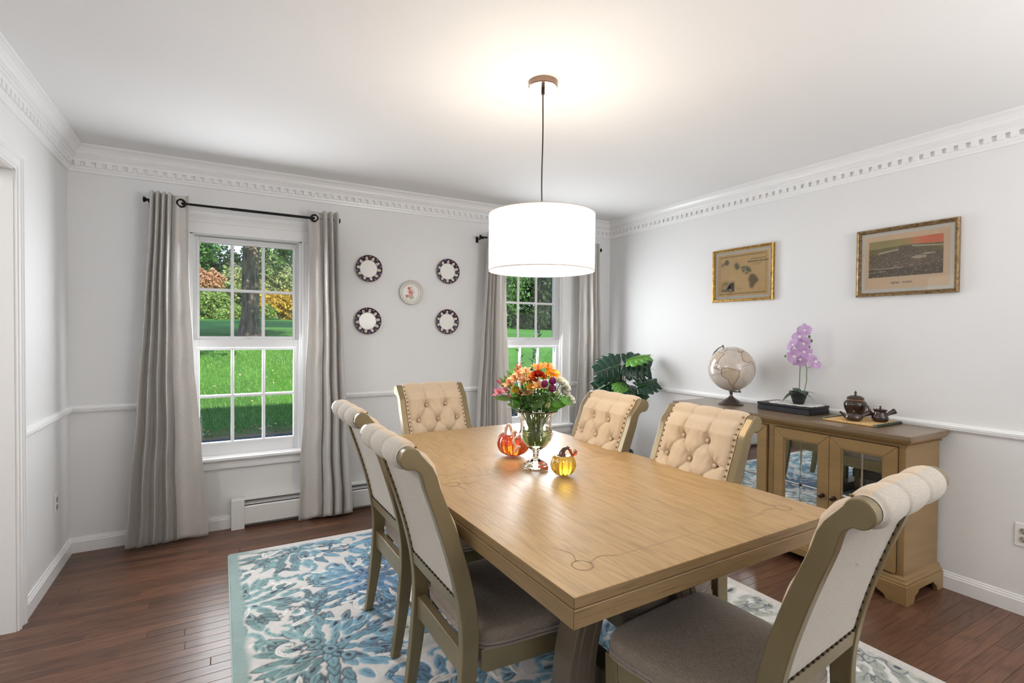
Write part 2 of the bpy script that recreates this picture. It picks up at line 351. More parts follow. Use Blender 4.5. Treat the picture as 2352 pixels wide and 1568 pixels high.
M['cord'] = mat('brown_cord', (.03, .018, .01), .6)
M['asphalt'] = mat('asphalt', (.055, .06, .075), .9, bump=.6, bscale=60)
M['bark'] = mat('bark', (.19, .15, .125), .95, bump=2.5, bscale=8, var=.55, vscale=3, stretch=(3, 3, .6))
M['siding'] = mat('white_siding', (.80, .80, .82), .6)
M['roofing'] = mat('roof_shingle', (.10, .10, .11), .9)

# shade: lit linen drum
def shade_mat(name, e, col=(1, .985, .955)):
    m = bpy.data.materials.new(name); m.use_nodes = True; nt = m.node_tree; L = nt.links.new; b = nt.nodes['Principled BSDF']
    tc = nn(nt, 'ShaderNodeTexCoord'); r = nn(nt, 'ShaderNodeTexNoise'); r.inputs['Scale'].default_value = 1
    mp = nn(nt, 'ShaderNodeMapping'); mp.inputs['Scale'].default_value = (50, 50, 700); L(tc.outputs['Object'], mp.inputs[0]); L(mp.outputs[0], r.inputs['Vector'])
    mr = nn(nt, 'ShaderNodeMapRange'); mr.inputs['To Min'].default_value = e*.96; mr.inputs['To Max'].default_value = e*1.04; L(r.outputs['Fac'], mr.inputs['Value'])
    b.inputs['Base Color'].default_value = (.8, .78, .74, 1); b.inputs['Roughness'].default_value = .9; b.inputs['Emission Color'].default_value = (*col, 1); L(mr.outputs[0], b.inputs['Emission Strength'])
    return m
M['shade'] = shade_mat('lit_linen_shade', .62)
M['diffuser'] = shade_mat('lit_diffuser', 1.1, (1, .97, .92))

# ------------------------------------------------------------------ the room
def struct(name, mb, m, parent=None, **k):
    o = mb.build(name, m, parent, **k)
    if parent is None: o['kind'] = 'structure'
    return o
OY0, OY1, OZ = 1.10, 3.04, 2.045        # left opening
WTH = 0.12
WZ0, WZ1, WHW = 0.49, 2.00, 0.345       # window opening
WX = [0.168, 2.455]
# back wall with two window holes
b = MB(); xs = [XL-.6]+[v for c in WX for v in (c-WHW, c+WHW)]+[XR+.6]
for i in range(5):
    if i in (1, 3): b.box(xs[i], xs[i+1], D, D+WTH, -.6, WZ0); b.box(xs[i], xs[i+1], D, D+WTH, WZ1, 2.75)
    else: b.box(xs[i], xs[i+1], D, D+WTH, -.6, 2.75)
struct('wall_back', b, M['wall'])
struct('wall_right', MB().box(XR, XR+.15, YB, D, -.1, 2.6), M['wall'])
b = MB().box(XL-.12, XL, OY1, D, -.1, 2.6).box(XL-.12, XL, YB, OY0, -.1, 2.6).box(XL-.12, XL, OY0, OY1, OZ, 2.6)
b.box(XL-1.6, XL-.12, OY1, OY1+.12, -.1, 2.6)
struct('wall_left', b, M['wall'])
struct('wall_hall', MB().box(-3.4, -3.3, YB, 3.2, -.1, 2.6).box(-3.3, XL-1.6, 3.04, 3.16, -.1, 2.6).box(-3.3, XL-.12, YB-.1, YB, -.1, 2.6), M['wall'])
b = MB().box(XL-.12, -.7, YB-.12, YB, -.1, 2.6).box(3.0, XR+.15, YB-.12, YB, -.1, 2.6).box(-.7, 3.0, YB-.12, YB, 2.35, 2.6).box(-.7, 3.0, YB-.12, YB, -.1, .3).box(-.7, 3.0, YB-.6, YB-.5, -.1, 2.6)
struct('wall_front', b, M['wall'])
struct('ceiling', MB().box(-3.4, XR+.15, YB-.6, D, HC, HC+.15), M['ceiling'])
fl = struct('floor', MB().box(-3.4, XR+.15, YB-.6, D, -.08, -.0125), M['gap'])
# planks, one by one where they show; the strip behind the camera is joined
pb = MB(); t = .0012; w = .0564; h = .012
pb.add([(0, 0, -h), (1, 0, -h), (1, w, -h), (0, w, -h), (0, 0, -t), (1, 0, -t), (1, w, -t), (0, w, -t), (t, t, 0), (1-t, t, 0), (1-t, w-t, 0), (t, w-t, 0)],
       [(0, 3, 2, 1), (0, 1, 5, 4), (1, 2, 6, 5), (2, 3, 7, 6), (3, 0, 4, 7), (4, 5, 9, 8), (5, 6, 10, 9), (6, 7, 11, 10), (7, 4, 8, 11), (8, 9, 10, 11)])
pme = pb.mesh('floor_plank'); pme.materials.append(M['floor'])
rr = random.Random(5); y = D-.0572; n = 0; x0f = XL-1.55
while n < 296:
    x = x0f - rr.random()*.3
    while x < XR-.02 and n < 299:
        L_ = rr.uniform(.8, 1.75)
        if XR-x-L_ < .35: L_ = XR-x
        a = max(x, x0f) if x < x0f else x
        o = link('plank', pme, None, fl); o.location = (a, y, 0); o.scale = (x+L_-a-.0008, 1, 1); n += 1
        x += L_
    y -= .0572
rest = MB()
while y > YB:
    x = -3.3 - rr.random()
    while x < XR:
        L_ = rr.uniform(.6, 1.4); rest.box(x, min(x+L_, XR)-.001, y, y+w, -.012, -.0002); x += L_
    y -= .0572
x = -3.3
for k in range(90):
    rest.box(-3.3, x0f-.002, D-.0572*(k+1), D-.0572*(k+1)+w, -.012, -.0002) if k < 52 else None
tag(rest.build('plank', M['floor'], fl), kind='stuff')

# crown with dentils, chair rail, baseboards
CROWN = [(0, 2.286), (.010, 2.287), (.012, 2.300), (.017, 2.306), (.019, 2.318), (.019, 2.345), (.031, 2.3455), (.031, 2.366), (.037, 2.368), (.040, 2.376), (.047, 2.379), (.047, 2.386), (.052, 2.388), (.056, 2.402), (.066, 2.418), (.080, 2.427), (.086, 2.429), (.086, 2.44), (0, 2.44)]
RAIL = [(0, .840), (.006, .841), (.012, .846), (.018, .849), (.020, .853), (.017, .857), (.022, .860), (.022, .864), (.019, .866), (.022, .869), (.020, .873), (.012, .877), (.008, .883), (0, .884)]
BASE = [(0, 0), (.016, 0), (.016, .066), (.012, .070), (.012, .076), (.007, .080), (.006, .088), (0, .090)]
def run(name, prof, wall, a, b, miter0=True, miter1=True, parent=None, m=None):
    """moulding along a wall with mitred ends. wall in 'back','right','left'"""
    mb = MB(); n = len(prof); rows = []
    for e, mt in ((a, miter0), (b, miter1)):
        sgn = 1 if e == a else -1
        for d, z in prof:
            q = e + (sgn*d if mt else 0)
            rows.append({'back': (q, D-d, z), 'right': (XR-d, q, z), 'left': (XL+d, q, z)}[wall])
    mb.add(rows, [(i, (i+1) % n, n+(i+1) % n, n+i) for i in range(n)]+[tuple(range(n)), tuple(range(2*n-1, n-1, -1))])
    return struct(name, mb, m or M['trim'], parent)
def dentils(parent, wall, a, b):
    me = MB().box(-.0145, .0145, -.0125, 0, 0, .0275).mesh('dentil'); me.materials.append(M['trim'])
    k = int((b-a)/.0508); s0 = a+((b-a)-k*.0508)/2
    for i in range(k+1):
        q = s0+i*.0508; o = link('dentil', me, None, parent)
        if wall == 'back': o.location = (q, D-.0185, 2.318)
        elif wall == 'right': o.location = (XR-.0185, q, 2.318); o.rotation_euler = (0, 0, -math.pi/2)
        else: o.location = (XL+.0185, q, 2.318); o.rotation_euler = (0, 0, math.pi/2)
c1 = run('trim_1', CROWN, 'back', XL, XR); dentils(c1, 'back', XL+.05, XR-.05)
c2 = run('trim_2', CROWN, 'right', YB, D, False, True); dentils(c2, 'right', 0.15, D-.05)
c3 = run('trim_3', CROWN, 'left', YB, D, False, True); dentils(c3, 'left', 1.5, D-.05)
CW = .095
segs = [(XL, WX[0]-WHW-CW), (WX[0]+WHW+CW, WX[1]-WHW-CW), (WX[1]+WHW+CW, XR)]
for i, (a, b_) in enumerate(segs): run('trim_%d' % (4+i), RAIL, 'back', a, b_, i == 0, i == 2)
run('trim_7', RAIL, 'right', YB, D, False, True); run('trim_8', RAIL, 'left', OY1+.075, D, False, True)
run('baseboard_back', BASE, 'back', XL, .06, True, False); run('baseboard_right', BASE, 'right', YB, D, False, True); run('baseboard_left', BASE, 'left', OY1+.075, D, False, True)
run('baseboard_corner', BASE, 'back', 1.95, XR, False, True)['label'] = 'white baseboard right of the heater'
# cased opening on the left
dr = struct('door_1', MB().box(XL-.125, XL+.002, OY1-.004, OY1+.012, 0, OZ+.012).box(XL-.125, XL+.002, OY0-.012, OY0+.004, 0, OZ+.012).box(XL-.125, XL+.002, OY0, OY1, OZ-.004, OZ+.012), M['trim'])
CASE = [(0, 0), (.011, 0), (.011, .010), (.016, .014), (.016, .020), (.012, .024), (.012, .050), (.017, .054), (.017, .060), (.022, .064), (.022, .072), (0, .075)]
b = MB(); n = len(CASE)
ring = [(lambda t, z: (OY1+t, 0.0)), (lambda t, z: (OY1+t, OZ+t)), (lambda t, z: (OY0-t, OZ+t)), (lambda t, z: (OY0-t, 0.0))]
vs = [(XL+d, *f(t, 0)) for f in ring for d, t in CASE]
b.add(vs, [(k*n+i, k*n+(i+1) % n, (k+1)*n+(i+1) % n, (k+1)*n+i) for k in range(3) for i in range(n)]); b.build('casing', M['trim'], dr)
struct('trim_9', MB().prism([(-.02, .005), (.02, .005), (.028, -.011), (-.028, -.011)], 'y', OY0, OY1, Matrix.Translation((XL-.10, 0, .011))), M['floor'])

# ------------------------------------------------------------------ windows
def window(idx, cx):
    fr = MB()                                         # jamb box
    fr.box(cx-WHW, cx-WHW+.022, D-.001, D+WTH, WZ0, WZ1).box(cx+WHW-.022, cx+WHW, D-.001, D+WTH, WZ0, WZ1).box(cx-WHW, cx+WHW, D-.001, D+WTH, WZ1-.022, WZ1).box(cx-WHW, cx+WHW, D+.02, D+WTH, WZ0, WZ0+.03)
    fr.box(cx-WHW+.02, cx-WHW+.032, D+.046, D+.052, WZ0, WZ1).box(cx+WHW-.032, cx+WHW-.02, D+.046, D+.052, WZ0, WZ1)
    w = struct('window_%d' % idx, fr, M['sashw'], bevel=.002, seg=1)
    c = MB()
    for s in (-1, 1):
        x0 = cx+s*(WHW-.004); prof = [(0, 0), (s*CW, 0), (s*CW, -.024), (s*(CW-.012), -.024), (s*(CW-.018), -.018), (s*(CW-.03), -.016), (s*.02, -.012), (s*.012, -.017), (0, -.015)]
        c.prism([(x0+px, D+py) for px, py in prof], 'z', WZ0-.02, WZ1+.03)
    hp = [(0, 1.985), (-.018, 1.985), (-.018, 2.055), (-.022, 2.060), (-.022, 2.068), (-.030, 2.085), (-.040, 2.098), (-.044, 2.106), (-.044, 2.122), (-.030, 2.128), (0, 2.128)]
    c.prism([(D+a, z) for a, z in hp], 'x', cx-WHW-CW-.008, cx+WHW+CW+.008)
    c.build('casing', M['trim'], w)
    st = [(.06, .498), (-.052, .498), (-.060, .492), (-.060, .478), (-.052, .472), (-.030, .470), (-.026, .462), (-.020, .456), (-.020, .432), (-.026, .428), (-.024, .414), (0, .410), (0, .468), (.06, .468)]
    MB().prism([(D+a, z) for a, z in st], 'x', cx-WHW-CW-.008, cx+WHW+CW+.008).build('window_sill', M['trim'], w)
    GW = .578
    def sash(name, y0, y1, z0, z1, gz0, gz1, hwid):
        s = MB(); s.box(cx-hwid, cx-GW/2, y0, y1, z0, z1).box(cx+GW/2, cx+hwid, y0, y1, z0, z1).box(cx-GW/2, cx+GW/2, y0, y1, z0, gz0).box(cx-GW/2, cx+GW/2, y0, y1, gz1, z1)
        o = s.build(name, M['sashw'], w, bevel=.003, seg=2)
        # stepped bead and muntins
        m = MB(); e = .010
        m.box(cx-GW/2-.016, cx-GW/2, y0-.004, y0+.001, gz0-.016, gz1+.016).box(cx+GW/2, cx+GW/2+.016, y0-.004, y0+.001, gz0-.016, gz1+.016).box(cx-GW/2, cx+GW/2, y0-.004, y0+.001, gz0-.016, gz0).box(cx-GW/2, cx+GW/2, y0-.004, y0+.001, gz1, gz1+.016)
        m.build('bead', M['sashw'], o, bevel=.0015, seg=1)
        zm = (gz0+gz1)/2; mw = .0105
        for k in (1, 2):
            x = cx-GW/2+GW*k/3; MB().prism([(x-mw, y0+.016), (x-mw, y0+.006), (x-.004, y0), (x+.004, y0), (x+mw, y0+.006), (x+mw, y0+.016)], 'z', gz0, gz1).build('muntin', M['sashw'], o)
        MB().prism([(y0+.016, zm-mw), (y0+.006, zm-mw), (y0-.0005, zm-.004), (y0-.0005, zm+.004), (y0+.006, zm+mw), (y0+.016, zm+mw)], 'x', cx-GW/2, cx+GW/2).build('muntin', M['sashw'], o)
        gy = y0+.017
        for i in range(3):
            for j in range(2):
                xa = cx-GW/2+GW*i/3; za = gz0+(gz1-gz0)*j/2
                MB().box(xa+.0005, xa+GW/3-.0005, gy, gy+.003, za+.0005, za+(gz1-gz0)/2-.0005).build('pane', M['pane'], o)
        return o
    up = sash('upper_sash', D+.055, D+.085, 1.272, WZ1-.025, 1.306, 1.935, .330)
    lo = sash('lower_sash', D+.018, D+.048, WZ0+.015, 1.283, .588, 1.213, .330)
    lk = MB().box(cx-.03, cx+.03, D+.028, D+.05, 1.283, 1.289).tube([(cx-.02, D+.035, 1.29), (cx+.005, D+.033, 1.297), (cx+.024, D+.038, 1.293)], .005, 6)
    lk.build('sash_lock', M['plastic'], w, smooth=True)
    return w
window(1, WX[0]); window(2, WX[1])

# ------------------------------------------------------------------ house shell outside (casts the shade on the lawn)
hs = MB().box(-8, 9, D+WTH-.02, D+WTH, 2.75, 5.62).box(-8, XL-.62, D+WTH-.02, D+WTH, -.7, 2.8).box(XR+.62, 9, D+WTH-.02, D+WTH, -.7, 2.8)
hs.box(-8, -7.8, -7, D+WTH, -.7, 5.62).box(8.8, 9, -7, D+WTH, -.7, 5.62).box(-8, 9, -7.2, -7, -.7, 5.62)
struct('wall_outside', hs, M['siding'])
struct('roof', MB().prism([(-7.5, 5.6), (D+WTH+.45, 5.6), (D+WTH+.45, 5.85), (-1.6, 8.0), (-7.5, 5.85)], 'x', -8.4, 9.4), M['roofing'])

# ------------------------------------------------------------------ curtains and rods
def curtain(xt0, xt1, xb0, xb1, inner, seed, label, ztop, zbot, hang=.0):
    """inner=+1: the flat flap is at the x1 end. pleats hang on grommets, bottom flares"""
    rr = random.Random(seed); nf = 4 if xb1-xb0 > .4 else 3; yc = D-.122
    ph = [rr.uniform(-.5, .5) for _ in range(12)]
    def fn(u, v):
        q = u if inner > 0 else 1-u                    # q=1 at the flap
        wq = nf*q/.60 if q < .60 else nf+.5*(q-.60)/.40
        e = v**1.25
        # widths: folds spread toward the hem, edges bow a little
        a = xt0+(xb0-xt0)*e; b_ = xt1+(xb1-xt1)*e
        if inner > 0: b_ -= .030*math.sin(math.pi*min(1, v*1.15))*(1-v)
        else: a += .030*math.sin(math.pi*min(1, v*1.15))*(1-v)
        uu = u+.030*math.sin(2*math.pi*wq+1.2)*v*(1 if q < .6 else .3)
        x = a+(b_-a)*uu
        amp = (.026+.020*v)*(1 if q < .6 else .75)
        s = math.sin(2*math.pi*wq+ph[int(wq) % 12]*v*1.3) if q < .6 else math.sin(2*math.pi*(q-.6)/.4+ph[int(nf-.01) % 12]*v*1.3*max(0, 1-(q-.6)/.1))*.75
        y = yc-.028*(q < .6)*(1-v)**2-amp*(s*(.80+.20*abs(s)))-.010*v*math.sin(5*u+ph[3]*6)
        y -= .0035*math.sin(v*17+wq*3+ph[1]*5)*v + .0022*math.sin(v*46+u*21+ph[5]*9)*(v > .25)
        z = ztop-(ztop-zbot)*v + (.018*s*v if v > .98 else 0) - (.006*math.cos(2*math.pi*wq) if v < .02 else 0)
        x += .004*math.sin(v*23+ph[2]*8)*v
        return (x, min(y, D-.078), z)
    b = MB().grid(fn, 150, 90)
    o = b.build('curtain', M['curtain'], smooth=True, angle=180)
    m = o.modifiers.new('thickness', 'SOLIDIFY'); m.thickness = .0025; m.offset = 0
    tag(o, label, 'curtain')
    # grommets where the cloth crosses the rod line: one per flank
    zr = ztop-.047
    for q in [.60+.40*.5]:
        u = q if inner > 0 else 1-q
        x, y, z = fn(u, .047/(ztop-zbot)); x2, y2, _ = fn(min(1, u+.01), .02); d = Vector((x2-x, y2-y, 0))
        big = q > .6
        g = MB(); R_ = .0225; pts = []
        ang = 0 if big else 0
        for k in range(24):
            t = 2*math.pi*k/24; pts.append((R_*math.cos(t), 0, R_*math.sin(t)))
        g.tube(pts, .006, 8, closed=True)
        gr = g.build('grommet', M['black'], o, smooth=True, loc=(x, y-.005, zr)); gr.rotation_euler = (0, 0, inner*.35)
    return o
def rod(x0, x1, z, yc, label, split):
    t = thing('curtain_rod', (x0, D, z), label, 'curtain rod'); y = yc-D
    MB().tube([(.0, y, 0), ((split-x0), y, 0)], .0075, 12).build('rod', M['black'], t, smooth=True)
    MB().tube([((split-x0), y, 0), (x1-x0, y, 0)], .0092, 12).build('rod', M['black'], t, smooth=True)
    for x, s in ((0, -1), (x1-x0, 1)):
        MB().lathe([(.004, 0), (.013, .002), (.013, .006), (.018, .012), (.018, .016), (.009, .020), (.001, .021)], 14, M=Matrix.Translation((x, y, 0)) @ Matrix.Rotation(s*math.pi/2, 4, 'Y')).build('finial', M['black'], t, smooth=True)
        bx = x-s*.012
        MB().box(bx-.011, bx+.011, -.006, 0, -.028, .022).box(bx-.005, bx+.005, y+.006, -.003, -.010, .002).tube([(bx, y+.011, .0), (bx, y+.006, -.010), (bx, y-.004, -.013), (bx, y-.012, -.004)], .005, 6).build('bracket', M['black'], t)
    return t
ZR = 2.143; YR = D-.118
rod(-.392, .735, ZR, YR, 'black iron curtain rod over the left window', .06)
rod(1.895, 3.150, ZR, YR, 'black iron curtain rod over the right window, behind the pendant lamp', 2.6)
curtain(-.372, -.172, -.520, -.065, 1, 3, 'grey silk curtain panel at far left, left of the left window', 2.190, .012)
curtain(.535, .738, .480, .840, -1, 4, 'grey silk curtain panel between the left window and the wall plates', 2.190, .012)
curtain(1.935, 2.130, 1.800, 2.235, 1, 8, 'grey silk curtain panel left of the right window, behind the flower vase', 2.190, .012)
curtain(2.905, 3.115, 2.885, 3.215, -1, 6, 'grey silk curtain panel at the corner, right of the right window', 2.190, .012)

# ------------------------------------------------------------------ baseboard heater
H = thing('baseboard_heater', (.062, D, 0), 'white baseboard heater with a dark slot under the left window', 'heater')
MB().box(0, .080, -.072, -.017, .0, .203).build('end_cap', M['heater'], H, bevel=.003)
MB().box(1.76, 1.84, -.072, -.017, .0, .203).build('end_cap', M['heater'], H, bevel=.003)
MB().prism([(-.066, .030), (-.0665, .145), (-.060, .152), (-.058, .152), (-.062, .144), (-.062, .034), (-.04, .030)], 'x', .080, 1.76).build('cover_panel', M['heater'], H)
MB().prism([(0, .0), (-.012, .0), (-.012, .192), (-.052, .197), (-.054, .190), (-.052, .201), (0, .203)], 'x', .080, 1.76).build('back_panel', M['heater'], H)
MB().prism([(-.058, .160), (-.028, .190), (-.026, .188), (-.056, .157)], 'x', .080, 1.76).build('damper', M['alu'], H)
MB().box(.080, 1.76, -.054, -.020, .05, .11).build('fin_element', M['dark'], H)

# ------------------------------------------------------------------ wall outlets
def outlet(loc, rz, label):
    t = thing('wall_outlet', loc, label, 'outlet', rz)   # faces local -y
    MB().box(-.035, .035, -.006, 0, -.057, .057).build('cover_plate', M['plastic'], t, bevel=.003)
    for s in (-1, 1):
        o = MB().prism([(.017*math.cos(a) , s*.020+.0145*max(-1, min(1, 1.15*math.sin(a)))) for a in [2*math.pi*k/20 for k in range(20)]], 'y', -.0085, -.005).build('socket', M['ivory'], t)
        MB().box(-.0075, -.0055, -.0092, -.008, s*.020-.001, s*.020+.008).box(.0055, .0075, -.0092, -.008, s*.020-.001, s*.020+.006).box(-.002, .002, -.0092, -.008, s*.020-.009, s*.020-.005).build('slot', M['dark'], o)
    MB().lathe([(.0005, 0), (.003, 0), (.003, .001), (.0005, .0015)], 10, M=Matrix.Translation((0, -.006, 0)) @ Matrix.Rotation(math.pi/2, 4, 'X')).build('screw', M['plastic'], t)
outlet((XL, 3.675, .385), math.pi/2, 'white wall outlet low on the left wall by the door casing')
outlet((XR, .902, .385), -math.pi/2, 'white wall outlet at the right edge, right of the sideboard')

# ------------------------------------------------------------------ pendant lamp
P = thing('pendant_lamp', (1.226, 1.893, HC), 'white drum pendant lamp on a brown cord over the dining table', 'lamp')
MB().lathe([(.001, 0), (.0635, 0), (.0635, -.022), (.061, -.025), (.001, -.0255)], 48).build('canopy', M['canopy'], P, smooth=True)
MB().lathe([(.001, -.025), (.0075, -.025), (.0075, -.052), (.003, -.055), (.001, -.055)], 16).build('strain_relief', M['cord'], P, smooth=True)
pts = [(.004*math.sin(z*9)*math.sin(z*5.2), .003*math.sin(z*7), -z) for z in [.05+.58*i/30 for i in range(31)]]
MB().tube(pts, .0030, 8).build('cord', M['cord'], P, smooth=True)
R = .232; zt, zb = 1.862-HC, 1.615-HC
b = MB(); n = 96
for r_, z_ in ((R, zb), (R, zt), (R-.002, zt), (R-.002, zb)):
    for k in range(n): a = 2*math.pi*k/n; b.v.append((r_*math.cos(a), r_*math.sin(a), z_))
for i in range(4):
    for k in range(n): b.f.append((i*n+k, i*n+(k+1) % n, ((i+1) % 4)*n+(k+1) % n, ((i+1) % 4)*n+k))
b.build('shade', M['shade'], P, smooth=True)
trimm = mat('shade_edge', (.62, .52, .44), .6)
for z_ in (zb+.001, zt-.001):
    MB().tube([(R*math.cos(2*math.pi*k/96), R*math.sin(2*math.pi*k/96), z_) for k in range(96)], .0017, 6, closed=True).build('shade_ring', trimm, P, smooth=True)
MB().lathe([(.001, zb+.006), (R-.003, zb+.006), (R-.003, zb+.009), (.001, zb+.009)], 96).build('diffuser', M['diffuser'], P)
b = MB()
for k in range(3):
    a = 2*math.pi*k/3+.4; b.tube([(0, 0, zt-.012), ((R-.003)*math.cos(a), (R-.003)*math.sin(a), zt-.006)], .002, 6)
b.lathe([(.001, zt-.06), (.018, zt-.06), (.018, zt-.005), (.001, zt)], 16); b.build('spider_frame', M['canopy'], P)
for k in range(3):
    a = 2*math.pi*k/3; c = (.09*math.cos(a), .09*math.sin(a), zt-.10)
    l = bpy.data.lights.new('bulb', 'POINT'); l.energy = 1.8; l.color = (1.0, .86, .70); l.shadow_soft_size = .03
    lo = bpy.data.objects.new('bulb_light', l); COL.objects.link(lo); lo.parent = P; lo.location = c
# light thrown down through the diffuser disc
l = bpy.data.lights.new('lamp_down', 'AREA'); l.shape = 'DISK'; l.size = .44; l.energy = 4.5; l.color = (1.0, .80, .58)
lo = bpy.data.objects.new('lamp_down', l); COL.objects.link(lo); lo.parent = P; lo.location = (0, 0, zb-.002)

# ------------------------------------------------------------------ wall plates
def disc(name, prof, colf, parent, material, nr=30, na=150):
    """printed plate: prof r->height; local z axis is the plate normal"""
    rs = np.interp(np.linspace(0, 1, nr+1), np.linspace(0, 1, len(prof)), [p[0] for p in prof]); hs_ = np.interp(rs, [p[0] for p in prof], [p[1] for p in prof])
    a = np.linspace(0, 2*np.pi, na+1); R_, A = np.meshgrid(rs, a, indexing='ij'); Hh = np.repeat(hs_[:, None], na+1, 1)
    Pp = np.stack([R_*np.cos(A), R_*np.sin(A), Hh], -1); return painted(name, Pp, colf(R_, A), na, nr, material, parent)
def rim_plate(x, z, r, rot, label):
    t = thing('wall_plate', (x, D, z), label, 'plate', group=None); t.rotation_euler = (math.pi/2, 0, 0)
    MB().lathe([(.001, .004), (r*.60, .004), (r*.64, .006), (r*.995, .021), (r, .0235), (r*.99, .0225), (.63*r, .009), (r*.60, .0062), (.001, .0062)], 72).build('plate_body', M['white'], t, smooth=True)
    def cf(R_, A):
        q = R_/r; c = np.zeros((*R_.shape, 3)); c[...] = (.035, .012, .022)
        navy = np.abs(((A+rot)/(2*np.pi/10)) % 1-.5); seg = (np.abs(navy) < .16) & (q < .86) & (q > .70)
        c[~seg & (np.abs(navy) > .30)] = (.035, .012, .022); c[np.abs(navy) < .2] = (.04, .025, .09)
        k = ((A+rot)/(2*np.pi/10)) % 1-.5; k = np.where(k > 0, k-.5, k+.5); dx = k*2*np.pi/10*q; 
        cart = (np.abs(dx) < .095) & (q < .80) & (q > .66) | (np.hypot(dx, q-.80) < .095); c[cart] = (.80, .76, .66)
        flo = cart & (np.hypot(dx, (q-.78)*.8) < .055) & (fbm(R_*900, A*14, 3) > .5); c[flo] = (.22, .16, .10)
        k2 = ((A+rot)/(2*np.pi/10)) % 1-.5; dx2 = k2*2*np.pi/10*q; ro = np.hypot(dx2, q-.90); c[ro < .045] = (.62, .42, .20); c[ro < .018] = (.10, .04, .03)
        c[q > .985] = (.35, .18, .06); c[q < .655] = (.45, .28, .10)
        return c
    disc('rim_band', [(r*.635, .0102), (r*.99, .0252)], cf, t, M['print'], 34, 420)
    MB().tube([(-.003, r*.9, .012), (-.003, r*1.01, .020), (-.003, r*1.0, .026)], .0012, 5).build('wire_hook', M['brass'], t)
for x, z, rot, lab in ((.987, 1.828, .1, 'upper left'), (1.636, 1.850, .35, 'upper right'), (.980, 1.428, .5, 'lower left'), (1.632, 1.434, .3, 'lower right')):
    rim_plate(x, z, .103, rot, 'white plate with dark medallion rim, %s of the four around the rose plate' % lab)
t = thing('wall_plate', (1.322, D, 1.662), 'clear-rimmed plate with a painted red rose at the centre of the wall plates', 'plate'); t.rotation_euler = (math.pi/2, 0, 0); r = .096
MB().lathe([(.001, .004), (r*.6, .004), (r, .020), (r*1.0, .0235), (r*.66, .0085), (r*.62, .0062), (.001, .0062)], 72).build('plate_body', M['white'], t, smooth=True)
def rose(R_, A):
    x = R_*np.cos(A)/r; y = R_*np.sin(A)/r; q = R_/r; c = np.zeros((*R_.shape, 3)); c[...] = (.80, .78, .72)
    def blob(cx, cy, rad, col, wob=5):
        d = np.hypot(x-cx, y-cy); an = np.arctan2(y-cy, x-cx); m = d < rad*(1+.16*np.sin(an*wob+cx*30)); c[m] = col
        m2 = m & (np.sin(d/rad*9+an*2) > .55); c[m2] = [min(1, k*2.2+.12) for k in col]
    for cx, cy, rd in ((.0, -.42, .12), (.12, -.38, .16), (-.10, -.34, .12)): blob(cx, cy, rd, (.25, .24, .13), 4)
    blob(0, -.02, .26, (.42, .22, .17)); blob(-.02, .0, .12, (.38, .05, .04)); blob(-.15, .33, .13, (.36, .03, .025)); blob(.06, .42, .06, (.40, .05, .04), 3); blob(-.32, -.32, .13, (.35, .04, .03), 4); blob(.12, .22, .10, (.50, .30, .24))
    c[(np.abs(x-.02) < .03) & (y < -.4) & (y > -.66)] = (.30, .28, .16)
    scal = (np.abs(q-(.79+.05*np.abs(np.sin(A*14)))) < .022) & (np.sin(A*14)**2 > .25); c[scal] = (.30, .26, .22)
    c[(np.abs(q-.70) < .012)] = (.66, .63, .58); c[q > .965] = (.42, .34, .26); c[(q > .86) & (fbm(A*40, q*60, 5) > .62)] = (.55, .52, .48)
    return c
disc('painted_face', [(0, .0066), (r*.62, .0068), (r*.995, .0243)], rose, t, M['print'], 90, 220)

# ------------------------------------------------------------------ framed prints on the right wall
def frame(yc, zc, w, h, fw, fm, mw, label, colf, nm='framed_print'):
    t = thing(nm, (XR, yc, zc), label, 'picture'); t.rotation_euler = (math.pi/2, 0, -math.pi/2)   # local x -> -y (to the right in view), local y -> up, z -> into room
    prof = [(0, .001), (0, .020), (.004, .026), (.009, .027), (.013, .022), (.017, .023), (fw-.004, .014), (fw, .012), (fw, .001)]
    b = MB(); n = len(prof); cs = [(-1, -1), (1, -1), (1, 1), (-1, 1)]
    for sx, sy in cs: b.v += [(sx*(w/2-d), sy*(h/2-d), z) for d, z in prof]
    for k in range(4):
        for i in range(n): b.f.append((k*n+i, k*n+(i+1) % n, ((k+1) % 4)*n+(i+1) % n, ((k+1) % 4)*n+i))
    b.build('frame', fm, t)
    MB().box(-w/2+fw*.6, w/2-fw*.6, -h/2+fw*.6, h/2-fw*.6, .002, .006).build('mat_board', M['matboard'], t)
    pw, ph = w-2*fw-2*mw, h-2*fw-2*mw; nu, nv = 260, int(260*ph/pw)
    X, Y = np.meshgrid(np.linspace(0, 1, nu+1), np.linspace(0, 1, nv+1)); Pp = np.stack([(X-.5)*pw, (Y-.5)*ph, np.full_like(X, .0066)], -1)
    pr = painted('print', Pp, np.clip(colf(X, Y, pw/ph)*1.6, 0, 1), nu, nv, M['paper'], t)
    MB().box(-w/2+fw*.7, w/2-fw*.7, -h/2+fw*.7, h/2-fw*.7, .0095, .0110).build('cover_glass', M['glassflat'], t)
    return t, pr, pw, ph
